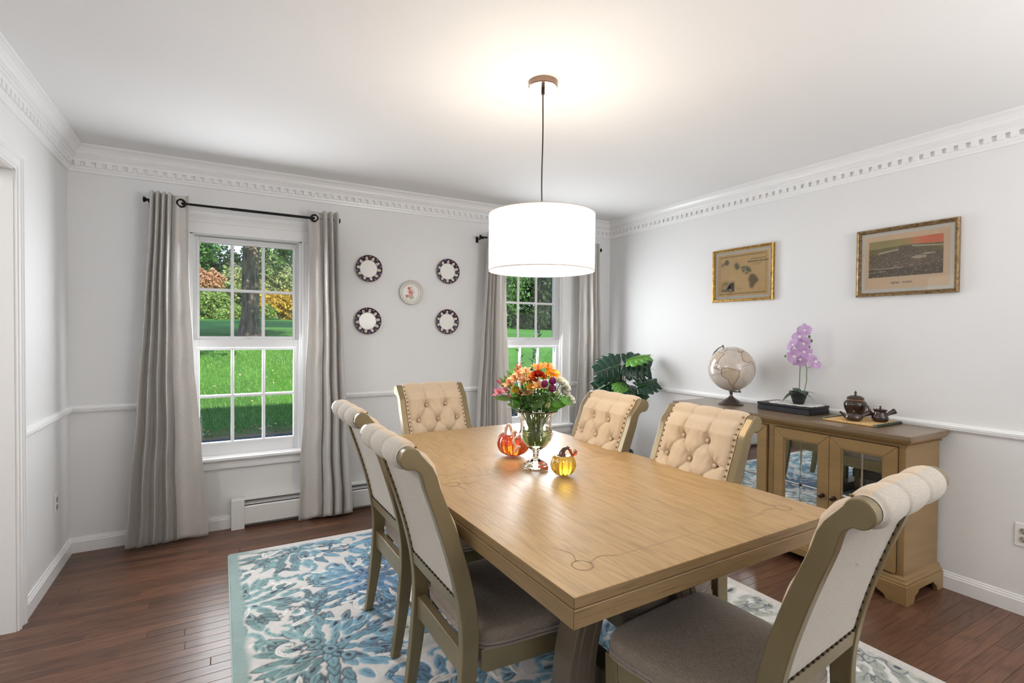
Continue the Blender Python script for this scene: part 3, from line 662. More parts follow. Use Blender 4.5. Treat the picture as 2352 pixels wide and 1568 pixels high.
def map_print(X, Y, asp):
    c = np.zeros((*X.shape, 3)); n = fbm(X*6, Y*5, 2); c[...] = np.array([.62, .42, .17]); c *= (1+.16*(n-.5))[..., None]
    x = X; y = Y
    inner = (x > .065) & (x < .935) & (y > .075) & (y < .925); c[inner] = c[inner]*np.array([.97, 1.02, 1.12])
    def rect(x0, y0, x1, y1, t, col):
        m = (x > x0) & (x < x1) & (y > y0) & (y < y1) & ~((x > x0+t) & (x < x1-t) & (y > y0+t*asp) & (y < y1-t*asp)); c[m] = col
    rect(.035, .045, .965, .955, .006, (.12, .08, .03)); rect(.05, .06, .95, .94, .003, (.35, .22, .08)); rect(.06, .07, .94, .93, .003, (.25, .15, .05))
    isl = [[(.14, .80), (.17, .87), (.215, .86), (.225, .80), (.20, .755), (.16, .76)], [(.085, .76), (.11, .79), (.12, .78), (.095, .73)],
           [(.35, .74), (.385, .78), (.43, .72), (.44, .66), (.40, .62), (.37, .66)],
           [(.48, .66), (.52, .68), (.57, .67), (.56, .64), (.50, .64)], [(.50, .61), (.53, .61), (.55, .57), (.52, .55)], [(.57, .63), (.60, .67), (.66, .60), (.665, .54), (.60, .56), (.58, .59)], [(.565, .52), (.60, .54), (.61, .51), (.58, .50)],
           [(.66, .47), (.72, .48), (.77, .42), (.81, .33), (.75, .26), (.70, .16), (.66, .19), (.655, .30), (.63, .36)]]
    for k, p in enumerate(isl):
        xx = x+.006*(fbm(x*60, y*60, 9)-.5); yy = y+.006*(fbm(x*60, y*60, 8)-.5); d = polydist(xx, yy, p); i = inpoly(xx, yy, p)
        hal = np.exp(-(d/.022)**2)*.55; hal[i] = 1; tint = np.array([.13, .12, .06]) if k < 7 else np.array([.16, .10, .04]); c[...] = c*(1-hal[..., None])+tint*hal[..., None]*(.7+.6*fbm(x*90, y*90, 4))[..., None]
    ins = (x > .07) & (x < .355) & (y > .095) & (y < .37); c[ins] = (.55, .40, .19)
    pic = (x > .08) & (x < .345) & (y > .11) & (y < .35); c[pic] = (np.array([.42, .31, .14])*(1+.5*(fbm(x*20, y*20, 6)-.5))[..., None])[pic]
    ridge = .15+.17*ss(.14, .29, x); mt = pic & (y < ridge); c[mt] = (np.array([.045, .030, .025])*(1+.8*(fbm(x*80, y*80, 7)-.5))[..., None])[mt]; c[pic & (y < .17) & (x < .28)] = (.12, .11, .06); c[pic & (np.hypot((x-.27)*1.2, y-.15) < .03)] = (.45, .33, .18)
    rect(.07, .095, .355, .37, .003, (.25, .15, .05))
    rng = np.random.default_rng(3)
    for k in range(34):
        a, b = rng.uniform(.1, .9), rng.uniform(.42, .9); c[np.hypot(x-a, (y-b)/asp) < .0035] = (.22, .15, .06)
    for k, (yy, w0) in enumerate(((.735, .09), (.70, .06), (.185, .06), (.16, .055))):
        xc = .80 if k < 2 else .455; c[(np.abs(x-xc) < w0) & (np.abs(y-yy) < .006) & (np.sin(x*700) > -.3)] = (.30, .20, .08)
    return c
t, pr, pw, ph = frame(2.463, 1.796, .508, .400, .020, M['gold'], .022, 'small gilt-framed antique island map on the right wall', map_print)
text_mesh('title_text', 'HAWAIIAN GROUP', .012, M['ink'], pr, Matrix.Translation((.30*pw, .335*ph, .0069)))
text_mesh('title_text', 'SANDWICH ISLANDS', .0155, M['ink'], pr, Matrix.Translation((.30*pw, .275*ph, .0069)), bold=.0004)
def city_print(X, Y, asp):
    c = np.zeros((*X.shape, 3)); c[...] = (.62, .47, .31); x = (X-.05)/.88; y = (Y-.22)/.68; m = (x > 0) & (x < 1) & (y > 0) & (y < 1)
    sky = np.stack([.32+.28*ss(.45, .75, x), .27-.10*ss(.5, .8, x), .10-.02*ss(.5, .8, x)], -1)*(1+.35*(fbm(x*5, y*7, 3)-.5))[..., None]
    g = np.zeros_like(c); g[...] = sky
    hor = .80-.02*np.cos(x*6); land = y < hor; f = fbm(x*16, y*22, 5)
    g[land] = (np.stack([.16*np.ones_like(x), .13*np.ones_like(x), .05*np.ones_like(x)], -1)*(.7+.7*f)[..., None])[land]
    hill = y < (.60+.20*np.exp(-((x-.50)/.22)**2)); f2 = fbm(x*60, y*70, 6); g[hill] = (np.stack([.13*np.ones_like(x), .093*np.ones_like(x), .055*np.ones_like(x)], -1)*(.45+1.1*f2)[..., None])[hill]
    st = hill & (np.sin((x*1.1+y*1.0)*150) > .86) & (y < .55) & (f > .45) & (x > .08) & (x < .9); g[st] = (.26, .20, .14)
    riv = (np.abs(y-(.62+.24*x)) < .022) & (x > .14) & (x < .42) | (np.abs(y-(.78-.16*(x-.6))) < .018) & (x > .60); g[riv & (f2 > .3)] = (.42, .40, .28)
    hb = (np.hypot((x-.70)*1.0, (y-.47)*2.4) < .10) | (np.hypot((x-.82)*.8, (y-.54)*3) < .07); g[hb & (f2 > .3)] = (.42, .36, .26)
    wat = y < (.20+.10*np.abs(x-.35)); g[wat] = (np.stack([.085*np.ones_like(x), .062*np.ones_like(x), .035*np.ones_like(x)], -1)*(.8+.5*fbm(x*12, y*40, 2))[..., None])[wat]
    sh = (np.abs(y-(.22+.15*np.abs(x-.25))) < .012) & (x < .42); g[sh] = (.38, .30, .20)
    for a, b, l in ((.06, .14, .06), (.20, .15, .05), (.45, .23, .04), (.60, .28, .03)): g[(np.abs(y-b-.4*(x-a)*(a > .4)) < .010) & (np.abs(x-a) < l)] = (.40, .33, .22)
    sp_ = (f2 > .66) & hill; g[sp_] = (.30, .22, .15)
    c[m] = g[m]
    return c
t, pr, pw, ph = frame(1.421, 1.776, .498, .396, .022, M['gold2'], .020, 'larger bronze-framed panoramic harbour city print, nearest the right edge', city_print)
text_mesh('title_text', 'NEW  YORK.', .017, M['ink'], pr, Matrix.Translation((-.03*pw, -.40*ph, .0069)), bold=.0002)

# ------------------------------------------------------------------ rug with carved pile
RX0, RX1, RY0, RY1 = .037, 2.432, .40, 3.458
def make_rug():
    st = .0037; nu = int((RX1-RX0)/st); nv = int((RY1-RY0)/st); w, l = RX1-RX0, RY1-RY0
    X, Y = np.meshgrid(np.linspace(0, w, nu+1), np.linspace(0, l, nv+1)); sx = w/nu; sy = l/nv
    n1 = fbm(X*3, Y*3, 21); n2 = fbm(X*14, Y*14, 22); n3 = vnoise(X*130, Y*130, 23)
    cream = np.array([.70, .675, .65]); grey = np.array([.44, .42, .43])
    C = cream*(1-.55*ss(.48, .70, n1*.6+n2*.4))[..., None]+grey*(.55*ss(.48, .70, n1*.6+n2*.4))[..., None]
    h = .55+.10*n2
    f = ss(.15, .60, X); g = ss(1.35, 1.9, X); m = ss(.35, .75, n1)
    teal = np.array([.22, .34, .34]); sky = np.array([.20, .36, .46]); deep = np.array([.12, .23, .37]); mut = np.array([.38, .40, .36])
    B = teal*(1-f)[..., None]+(sky*(1-m)[..., None]+deep*m[..., None])*f[..., None]; B = B*(1-g)[..., None]+mut*g[..., None]
    B = B*(.82+.40*n2)[..., None]
    wx = .018*(fbm(X*9, Y*9, 31)-.5); wy = .018*(fbm(X*9, Y*9, 32)-.5); XX = X+wx; YY = Y+wy
    line = fbm(X*11, Y*11, 35)
    def win(cx, cy, r):
        i0 = max(0, int((cx-r)/sx)); i1 = min(nu+1, int((cx+r)/sx)+2); j0 = max(0, int((cy-r)/sy)); j1 = min(nv+1, int((cy+r)/sy)+2)
        return (slice(j0, j1), slice(i0, i1)) if i1 > i0 and j1 > j0 else None
    def petal(cx, cy, a, b, ang, tone=1.0, eye=0, lift=.30, dark=.45, light=0):
        s = win(cx, cy, a+.03)
        if s is None: return
        x = XX[s]-cx; y = YY[s]-cy; u = x*math.cos(ang)+y*math.sin(ang); v = -x*math.sin(ang)+y*math.cos(ang)
        bb = b*(1-.35*np.clip(u/a, -1, 1)); d = (np.sqrt((u/a)**2+(v/bb)**2)-1)*b
        i = d < 0; col = B[s]*tone if not light else np.ones_like(B[s])*cream*1.08
        rim = ss(-.012, -.002, d)[..., None]; sh = np.clip(col*(1+.18*rim), 0, 1); Cw = C[s]; al = ss(.0025, -.0025, d)[..., None]; Cw[...] = Cw*(1-al)+sh*al
        hw = h[s]; al2 = al[..., 0]; hw[...] = hw*(1-al2)+al2*(.50+lift*(1-np.exp(np.minimum(d, 0)/.009)))
        o = (np.exp(-(d/.0036)**2)*ss(dark, dark+.06, line[s])*.85)[..., None]; Cw[...] = Cw*(1-o)+np.array([.07, .085, .11])*o; gv = np.exp(-(d/.004)**2); hw[...] = hw*(1-gv*.8)+.38*gv*.8
        if eye:
            e = ss(1.25, .75, ((u+a*.1)/(a*eye))**2+(v/(b*eye*.9))**2)[..., None]; Cw[...] = Cw*(1-e)+np.array([.085, .085, .11])*e
        mid = (np.abs(v) < .0022) & (u > -a*.7) & (u < a*.4) & (not eye); Cw[mid & i] *= .6; hw[mid & i] -= .15
    def flower(cx, cy, R, rot, rg):
        for ring, (rr_, n, ln, wd) in enumerate(((.88, 21, .17, .072), (.70, 17, .16, .072), (.52, 13, .15, .072), (.34, 9, .13, .072), (.18, 6, .10, .07))):
            for k in range(n):
                a = rot+2*math.pi*(k+.5*(ring % 2))/n+rg.uniform(-.08, .08); r_ = R*rr_*rg.uniform(.94, 1.05)
                petal(cx+r_*math.cos(a), cy+r_*math.sin(a), R*ln*rg.uniform(.9, 1.2), R*wd*rg.uniform(.9, 1.2), a, rg.uniform(.8, 1.2), eye=(.42 if rg.random() < .22 else 0), dark=.52)
        for k in range(3): petal(cx+.35*R*(k-1)*math.cos(rot), cy+.35*R*(k-1)*math.sin(rot), R*.12, R*.10, rot, 1.1, eye=.4, dark=.2)
    def scroll(cx, cy, R, a0, sgn, tone, light=0):
        for k in range(11):
            t = k/10; r_ = R*(1-.72*t); a = a0+sgn*4.6*t
            petal(cx+r_*math.cos(a), cy+r_*math.sin(a), R*.34*(1-.35*t), R*.17*(1-.2*t), a+sgn*math.pi/2, tone, dark=.60, light=light)
    def spray(cx, cy, R, a0, rg, tone):
        for k in range(7):
            t = k/6; s_ = -1 if k % 2 else 1; a = a0+s_*.75; q = t*R
            px = cx+q*math.cos(a0); py = cy+q*math.sin(a0); petal(px+.30*R*math.cos(a), py+.30*R*math.sin(a), R*.30*(1.1-.5*t), R*.11, a, tone, dark=.48)
        petal(cx+R*1.1*math.cos(a0), cy+R*1.1*math.sin(a0), R*.28, R*.12, a0, tone, eye=.3, dark=.35)
    rg = random.Random(12)
    cs = []
    for j in range(6):
        for i in range(4):
            cs.append((.36+.66*i-(.0 if j % 2 else .33), .14+.56*j, .32+.04*rg.random()))
    for cx, cy, R in cs:
        for k in range(9):
            a = rg.uniform(0, .5); q = R*rg.uniform(1.0, 1.3); scroll(cx+q*math.cos(a+k*.7), cy+q*math.sin(a+k*.7), rg.uniform(.06, .10), rg.uniform(0, 6.28), rg.choice((-1, 1)), rg.uniform(.9, 1.25))
    for cx, cy, R in cs:
        for k in range(5):
            a = rg.uniform(0, 6.28); spray(cx+R*1.15*math.cos(a), cy+R*1.15*math.sin(a), .10, a+rg.uniform(-.8, .8), rg, rg.uniform(.75, 1.05))
    for cx, cy, R in cs: flower(cx, cy, R*.86, rg.uniform(0, 3), rg)
    for k in range(45): scroll(rg.uniform(0, w), rg.uniform(0, l), rg.uniform(.04, .075), rg.uniform(0, 6.28), rg.choice((-1, 1)), 1, light=1)
    for k in range(160):
        petal(rg.uniform(0, w), rg.uniform(0, l), rg.uniform(.03, .05), rg.uniform(.009, .016), rg.uniform(0, 3.14), 1, light=1, dark=.7)
    # plain faded band along the edge
    e = np.minimum(np.minimum(X, w-X), np.minimum(Y, l-Y)); ew = .035+.02*n2; k = ss(ew+.03, ew, e)[..., None]
    edgec = (np.array([.30, .40, .38])*(1-g)[..., None]+np.array([.60, .57, .53])*g[..., None])*(.9+.2*n2)[..., None]; edgec = edgec*(1-ss(.05, .25, X)*ss(l-.35, l-.1, Y))[..., None]+cream*(ss(.05, .25, X)*ss(l-.35, l-.1, Y))[..., None]
    C = C*(1-k)+edgec*k; h = h*(1-k[..., 0])+.6*k[..., 0]
    C = C*(.93+.14*n3)[..., None]
    Z = .006+.012*h; Z = np.where((e < .004), .004, Z)
    Pp = np.stack([X, Y, Z], -1)
    t = thing('area_rug', (RX0, RY0, 0), 'large blue and cream carved floral rug under the dining table', 'rug')
    painted('pile', Pp, np.clip(C, 0, 1), nu, nv, M['pile'], t)
    bk = mat('rug_binding', (.42, .50, .48), .9); MB().box(0, w, 0, l, .0005, .005).build('backing', bk, t)
make_rug()
RUGZ = .0125

# ------------------------------------------------------------------ dining table
TZ = .78
KS = (1.3432-TZ)/(1.3432-.76)
def K(p): return (p[0]*KS, p[1]*KS, 1.3432+(p[2]-1.3432)*KS)
TX, TY, TR = .528, .932, math.radians(1.2)
T = thing('dining_table', (.655+TX*math.cos(TR)-TY*math.sin(TR), .871+TX*math.sin(TR)+TY*math.cos(TR), 0), 'large light oak dining table with inlaid border and curved pedestal legs', 'table', TR)
for s in (-1, 1):
    MB().box(-TX, TX, *sorted((s*.0006, s*TY)), TZ-.0018, TZ).build('tabletop', M['tab_y'], T)
def band(name, out, inn, z0, z1, bev):
    for k in range(4):
        c = [(-1, -1), (1, -1), (1, 1), (-1, 1)]; a = c[k]; b_ = c[(k+1) % 4]; m = M['tab_x_shaded'] if k % 2 == 0 else M['tab_y_shaded']; e = .0005
        pts = [(a[0]*out[0], a[1]*out[1]), (b_[0]*out[0], b_[1]*out[1]), (b_[0]*inn[0], b_[1]*inn[1]), (a[0]*inn[0], a[1]*inn[1])]
        if k % 2 == 0: pts = [(p[0]-math.copysign(e, p[0]), p[1]) for p in pts]
        else: pts = [(p[0], p[1]-math.copysign(e, p[1])) for p in pts]
        MB().prism(pts, 'z', z0, z1).build(name, m, T, bevel=bev, seg=1)
M['tab_y_shaded'] = wood('table_oak_side_shaded', (.11, .068, .028), (.225, .148, .066), (.30, .20, .098), 'y', 1.2, rough=.35, pores=.6, coat=.1, tone=.03, useobj=True, rings=.15)  # long edges: their dimmer light is put into the oak colour
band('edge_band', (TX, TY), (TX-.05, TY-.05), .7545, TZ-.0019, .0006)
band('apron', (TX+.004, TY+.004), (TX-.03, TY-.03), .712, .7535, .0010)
MB().box(-TX+.03, TX-.03, -TY+.03, TY-.03, .735, .755).build('underboard', M['tleg'], T)
def inlay(y0, y1):
    b = MB(); ins = .112; r = .026; x0 = -TX+ins; x1 = TX-ins; z = TZ+.0002; w = .0021
    def strip(pts, closed=False):
        n = len(pts)
        for i in range(n if closed else n-1):
            p = Vector(pts[i]); q = Vector(pts[(i+1) % n]); d = (q-p).normalized(); nn_ = Vector((-d.y, d.x))*w; e = d*.0008
            b.add([(p.x-e.x+nn_.x, p.y-e.y+nn_.y, z), (q.x+e.x+nn_.x, q.y+e.y+nn_.y, z), (q.x+e.x-nn_.x, q.y+e.y-nn_.y, z), (p.x-e.x-nn_.x, p.y-e.y-nn_.y, z)], [(0, 1, 2, 3)])
    for sx in (-1, 1):
        for sy in (-1, 1):
            cx = x0 if sx < 0 else x1; cy = y0 if sy < 0 else y1
            strip([(cx+r*math.cos(a), cy+r*math.sin(a)) for a in [2*math.pi*k/28 for k in range(28)]], True)
            strip([(cx-sx*r*1.0, cy+0)] + [(cx-sx*(r+.085*t), cy-sy*.018*math.sin(math.pi*t)) for t in [k/10 for k in range(1, 11)]])
            strip([(cx, cy-sy*r)] + [(cx-sx*.018*math.sin(math.pi*t), cy-sy*(r+.085*t)) for t in [k/10 for k in range(1, 11)]])
    for cy in (y0, y1): strip([(x0+r+.085, cy), (x1-r-.085, cy)])
    for cx in (x0, x1): strip([(cx, y0+r+.085), (cx, y1-r-.085)])
    b.build('inlay_line', M['inlay'], T)
inlay(-TY+.112, -.055); inlay(.055, TY-.112)
def bow(z): return .10+.14*math.sin(math.pi*(.71-z)/.86)
for py in (-.565, .60):
    for s in (-1, 1):
        zs = [.085+.568*k/22 for k in range(23)]
        outer = [(s*(bow(z)+.048), z) for z in zs]; inner = [(s*(bow(z)-.048), z) for z in zs]
        leg = MB().prism(outer+inner[::-1], 'y', py-.045, py+.045).build('leg', M['tleg'], T, bevel=.004, seg=2)
        bb = MB()
        for o_ in (-.022, .022):
            for sy in (-1, 1): bb.tube([(s*(bow(z)+o_), py+sy*.045, z) for z in zs], .005, 6)
        bb.build('reeding', M['tleg'], leg, smooth=True)
    MB().prism([(-.30, .652), (-.34, .711), (.34, .711), (.30, .652)], 'y', py-.055, py+.055).build('top_board', M['tleg'], T, bevel=.004)
    MB().prism([(-.36, .020), (-.36, .045), (-.30, .086), (.30, .086), (.36, .045), (.36, .020)], 'y', py-.06, py+.06).build('foot', M['tleg'], T, bevel=.004)
MB().box(-.045, .045, -.52, .55, .13, .20).build('stretcher', M['tleg'], T, bevel=.004)

# ------------------------------------------------------------------ chairs
CEN = [(0, -.258, .034), (.10, -.240, .040), (.20, -.226, .046), (.32, -.214, .052), (.42, -.208, .055), (.50, -.214, .056), (.60, -.234, .055), (.70, -.263, .053), (.80, -.297, .050), (.88, -.328, .047), (.93, -.348, .045)]
CX, CZ, CR = -.396, .982, .031
def cen(z): return np.interp(z, [c[0] for c in CEN], [c[1] for c in CEN]), np.interp(z, [c[0] for c in CEN], [c[2] for c in CEN])/2
def smoothcen(z):
    s = [cen(z+d) for d in (-.05, -.025, 0, .025, .05)]; return sum(a for a, _ in s)/5, cen(z)[1]
def front_arc():
    """front outline from the post top over the scroll: returns list of (x,z) with outward normals"""
    pts = []
    for a in range(18, 91, 8): t = math.radians(a); pts.append((CX+CR*math.cos(t), CZ+CR*math.sin(t)))
    return pts
def make_chair():
    t = thing('dining_chair', (0, 0, 0), 'x', 'chair'); HW = .222; PW = .032
    zs = [.925*k/27 for k in range(28)]
    fr = [(smoothcen(z)[0]+smoothcen(z)[1], z) for z in zs]; bk = [(smoothcen(z)[0]-smoothcen(z)[1], z) for z in zs]
    bk[0] = (-.276, 0); fr[0] = (-.243, 0)
    f0 = fr[-1]; # blend into the scroll
    arc = [(f0[0]-.014, .952)] + [(CX+CR*math.cos(math.radians(a)), CZ+CR*math.sin(math.radians(a))) for a in range(20, 272, 9)] + [(CX+.010, CZ-CR+.0005), (bk[-1][0]-.007, .940)]
    poly = fr+arc+bk[::-1]
    for s in (-1, 1):
        MB().prism(poly, 'y', *sorted((s*HW, s*(HW-PW)))).build('rear_post', M['champ'], t, bevel=.003, seg=2, smooth=True, angle=40)
        lg = MB(); y = s*.214; a, b_ = .024, .017
        fx = .233; lg.add([(fx-b_, y-b_, 0), (fx+b_, y-b_, 0), (fx+b_, y+b_, 0), (fx-b_, y+b_, 0), (fx-a, y-a, .380), (fx+a, y-a, .380), (fx+a, y+a, .380), (fx-a, y+a, .380)],
               [(3, 2, 1, 0), (4, 5, 6, 7), (0, 1, 5, 4), (1, 2, 6, 5), (2, 3, 7, 6), (3, 0, 4, 7)])
        lg.build('front_leg', M['champ'], t, bevel=.003)
        arch = [(-.17, .378), (.211, .378), (.211, .318), (.193, .306), (-.15, .306), (-.17, .318)]
        sr = MB().prism(arch, 'y', -.011, .011); sr.v = [(p[0], p[1]+s*(.199+(p[0]+.17)*.062), p[2]) for p in sr.v]; sr.build('seat_rail', M['champ'], t, bevel=.002)
    fa = [(-.192, .378), (.192, .378), (.192, .302), (.180, .306), (.166, .322), (-.166, .322), (-.180, .306), (-.192, .302)]
    MB().prism(fa, 'x', .228, .250).build('seat_rail', M['champ'], t, bevel=.002)
    MB().prism([(-HW+PW, .378), (HW-PW, .378), (HW-PW, .288), (HW-PW-.02, .302), (-HW+PW+.02, .302), (-HW+PW, .288)], 'x', -.226, -.196).build('seat_rail', M['champ'], t, bevel=.002)
    x0, hw_ = smoothcen(.52)
    MB().prism([(x0-hw_+.006, .500), (x0+hw_-.010, .500), (x0+hw_-.016, .545), (x0-hw_, .545)], 'y', -HW+PW, HW-PW).build('back_rail', M['champ'], t, bevel=.002)
    # seat cushion: crowned pad with a rolled edge and piping
    def outline(k, grow=0):
        a = 2*math.pi*k; c, s_ = math.cos(a), math.sin(a); p = 7.0; r_ = (abs(c)**p+abs(s_)**p)**(-1/p)
        x, y = r_*c, r_*s_; return (.040+x*(.226+grow), y*(.2485+grow-.016*(1-x)))
    def pad(u, v):
        if v < .25: q = v/.25; z = .380+.054*math.sin(q*math.pi/2); g = .004*math.sin(q*math.pi)-.004*(1-math.cos(q*math.pi/2)); k = 1
        else: q = (v-.25)/.75; k = 1-q; z = .434+.034*(1-k**3.0); g = -.004
        x, y = outline(u, g); return (.040+(x-.040)*k, y*k, z)
    sc_ = MB().grid(pad, 72, 18, closed_u=True).build('seat', M['taupe'], t, smooth=True, angle=180)
    for z in (.382, .393): MB().tube([(*outline(k/84, .003), z) for k in range(84)], .0042, 6, closed=True).build('piping', M['piping'], sc_, smooth=True)
    # tufted back, wraps over the scroll and down the rear
    path = []                                                   # (x, z, nx, nz, kind)
    for k in range(46):
        z = .478+.452*k/45; a, hw_ = smoothcen(z); a2, _ = smoothcen(z+.01); dx = (a2-a)/.01; L_ = math.hypot(dx, 1); path.append((a+hw_-.006, z, 1/L_, -dx/L_, 0))
    for a in range(8, 262, 7): r_ = math.radians(a); path.append((CX+(CR-.003)*math.cos(r_), CZ+(CR-.003)*math.sin(r_), math.cos(r_), math.sin(r_), 1))
    zb_ = [.938-.390*k/14 for k in range(15)]
    for z in zb_: a, hw_ = smoothcen(z); path.append((a-hw_+.010, z, -1, -.25, 2))
    d = [0.0]
    for i in range(1, len(path)): d.append(d[-1]+math.hypot(path[i][0]-path[i-1][0], path[i][1]-path[i-1][1]))
    NP = len(path); rows = [.893, .808, .723, .638, .553]; BT = []
    def s_of(z): return np.interp(z, [p[1] for p in path[:46]], d[:46])
    for r_, z in enumerate(rows):
        for y in ((-.063, .063) if r_ % 2 == 0 else (-.126, 0, .126)): BT.append((y, float(s_of(z)), r_))
    BTn = np.array([(b[0], b[1]) for b in BT]); segs_ = []
    for i in range(len(BT)):
        for j in range(i+1, len(BT)):
            dd = math.hypot(BT[i][0]-BT[j][0], BT[i][1]-BT[j][1])
            if dd < .12 and BT[i][2] != BT[j][2]: segs_.append((BT[i], BT[j]))
    segs_ += [((y, BT[0][1], 0), (y*.93, d[46]+.34*(d[82]-d[46]) , 0)) for y in (-.066, .066)]
    segs_ += [((s*.132, float(s_of(z)), 0), (s*.20, float(s_of(z))+.004, 0)) for s in (-1, 1) for z in (.808, .638)]
    HWi = HW-PW-.001; NY = 84
    ys = np.linspace(-HWi, HWi, NY+1); Pm = np.array([(p[0], p[1], p[2], p[3]) for p in path]); kind = np.array([p[4] for p in path])
    # finer rows along the path on the front
    sfine = np.concatenate([np.linspace(0, d[45], 96)[:-1], np.linspace(d[45], d[46+36], 44)[:-1], np.linspace(d[82], d[-1], 15)])
    dd_ = np.array(d); px = np.interp(sfine, dd_, Pm[:, 0]); pz = np.interp(sfine, dd_, Pm[:, 1]); nx = np.interp(sfine, dd_, Pm[:, 2]); nz = np.interp(sfine, dd_, Pm[:, 3]); kn = np.interp(sfine, dd_, kind)
    Sg, Yg = np.meshgrid(sfine, ys, indexing='ij')
    bulge = .029*np.ones_like(Sg); db = np.full(Sg.shape, 9.0)
    for b0, b1 in BTn: db = np.minimum(db, np.hypot((Yg-b0), Sg-b1))
    bulge -= .027*np.exp(-(db/.030)**1.3)
    for a_, b2 in segs_:
        ax, ay, bx, by = a_[0], a_[1], b2[0], b2[1]; vx, vy = bx-ax, by-ay; tt = np.clip(((Yg-ax)*vx+(Sg-ay)*vy)/(vx*vx+vy*vy), 0, 1); dist = np.hypot(Yg-ax-tt*vx, Sg-ay-tt*vy)
        bulge -= .0085*np.exp(-(dist/.0036)**2)+.0040*np.exp(-(dist/.014)**2)
    bulge -= .0022*np.sin((Yg*230+np.sin(Sg*60)*1.5))*np.exp(-((db-.028)/.016)**2)
    edge = ss(HWi, HWi-.060, np.abs(Yg)); strip = ss(HWi-.014, HWi-.022, np.abs(Yg))
    front = ss(1.05, .6, kn)[:, None]; base = .005
    roll = ((kn > .05) & (kn < 1.5))[:, None]*1.0
    chan = .009-.005*np.exp(-((np.abs(Yg)-.063)/.006)**2)+.003*np.cos(Yg*math.pi/.063)*.5
    H_ = front*(base+bulge*strip*(.30+.70*edge)) + (1-front)*(.003+roll*(chan*ss(HWi-.004, HWi-.02, np.abs(Yg))))
    H_ = np.where(kn[:, None] > 1.5, .001, H_)
    low = ss(0, .03, Sg); H_ = H_*(.3+.7*low)
    vs = np.stack([px[:, None]+nx[:, None]*H_, Yg, pz[:, None]+nz[:, None]*H_], -1)
    ns = len(sfine); mb = MB(); mb.v = [tuple(v) for v in vs.reshape(-1, 3)]; wv = NY+1
    mb.f = [(i*wv+j, i*wv+j+1, (i+1)*wv+j+1, (i+1)*wv+j) for i in range(ns-1) for j in range(NY)]
    mb.f.append(tuple(range(wv)))
    bkp = mb.build('backrest', M['linen'], t, smooth=True, angle=180); bkp.data.materials.append(M['lin_daylit'])
    strn = float(d[46+13]); mi = np.array([(1 if sfine[i] > strn else 0) for i in range(ns-1) for j in range(NY)]+[0], dtype=np.int32); bkp.data.polygons.foreach_set('material_index', mi)
    # buttons
    bme = MB().lathe([(.0005, .0085), (.004, .0080), (.0075, .0055), (.0085, .002), (.007, -.002)][::-1], 12).mesh('button', True, 180); bme.materials.append(M['linen'])
    for y, s_, r_ in BT:
        x = np.interp(s_, sfine, px); z = np.interp(s_, sfine, pz); ax = np.interp(s_, sfine, nx); az = np.interp(s_, sfine, nz)
        o = link('button', bme, None, bkp); o.location = (x+ax*(base+.004), y, z+az*(base+.004)); o.rotation_euler = Vector((ax, 0, az)).to_track_quat('Z', 'Y').to_euler()
    # nail heads: front strips and around the rear panel
    nb = MB()
    for s in (-1, 1):
        k = 0.02
        while k < d[46+5]:
            x = np.interp(k, sfine, px); z = np.interp(k, sfine, pz); ax = np.interp(k, sfine, nx); az = np.interp(k, sfine, nz)
            nb.ball((x+ax*.0085, s*(HWi-.008), z+az*.0085), .0042, 8); k += .0245
    nb_o = nb.build('nailheads', M['brass'], bkp, smooth=True, angle=180); nb_o['kind'] = 'stuff'
    rb = MB()
    for s in (-1, 1):
        for k in range(16):
            z = .930-.0252*k; a, hw_ = smoothcen(z); rb.box(a-hw_+.005, a-hw_+.0085, s*(HWi-.0005)-.0022, s*(HWi-.0005)+.0022, z-.0035, z+.0035)
    for k in range(15):
        y = -.178+.0254*k; a, hw_ = smoothcen(.548); rb.box(a-hw_+.003, a-hw_+.008, y-.0038, y+.0038, .5455, .5500)
    o = rb.build('rear_nailheads', M['groove'], bkp); o['kind'] = 'stuff'
    return t
CH0 = make_chair()
CHAIRS = [(.847, 1.572, .6, 'upholstered dining chair at lower left, nearer of the two on the left side'),
          (.877, 2.250, .9, 'upholstered dining chair on the left side of the table, farther one near the windows'),
          (1.164, 2.617, -85, 'tufted dining chair at the far head of the table, back to the plate wall'),
          (1.416, 2.090, 176.2, 'tufted dining chair on the right side of the table, in front of the monstera'),
          (1.435, 1.486, 179, 'tufted dining chair on the right side, in front of the sideboard and globe'),
          (1.262, .943, 96, 'upholstered dining chair at lower right, at the near head of the table, seen from behind')]
for i, (x, y, a, lab) in enumerate(CHAIRS):
    c = CH0 if i == 0 else copy_tree(CH0); c.location = (x, y, RUGZ); c.rotation_euler = (0, 0, math.radians(a)); c['label'] = lab; c['group'] = 'tufted scroll-back dining chairs round the table'

# ------------------------------------------------------------------ sideboard
SBX, SBY = 3.16, 1.952
SB = thing('sideboard', (SBX, SBY, 0), 'brown sideboard with mirrored doors along the right wall', 'sideboard')
XB, XFr, HY = 3.355-SBX, 2.985-SBX, .717
MB().box(XFr, XB, -HY, HY, .10, .80).build('body', M['side'], SB, bevel=.002)
tp = MB()
def prof_around(prof, name, m, close_top=False):
    """profile (out, z) run round front and both ends of the case"""
    b = MB(); n = len(prof); path = [lambda d: (XB, -HY-d), lambda d: (XFr-d, -HY-d), lambda d: (XFr-d, HY+d), lambda d: (XB, HY+d)]
    for f in path:
        for d, z in prof: x, y = f(d); b.v.append((x, y, z))
    for k in range(3):
        for i in range(n): b.f.append((k*n+i, k*n+(i+1) % n, (k+1)*n+(i+1) % n, (k+1)*n+i))
    b.f += [tuple(range(n)), tuple(3*n+i for i in range(n-1, -1, -1))]
    return b.build(name, m, SB)
MB().box(2.930-SBX, XB, -.757, .757, .828, .85).build('top', M['sidetop'], SB, bevel=.002, seg=2)
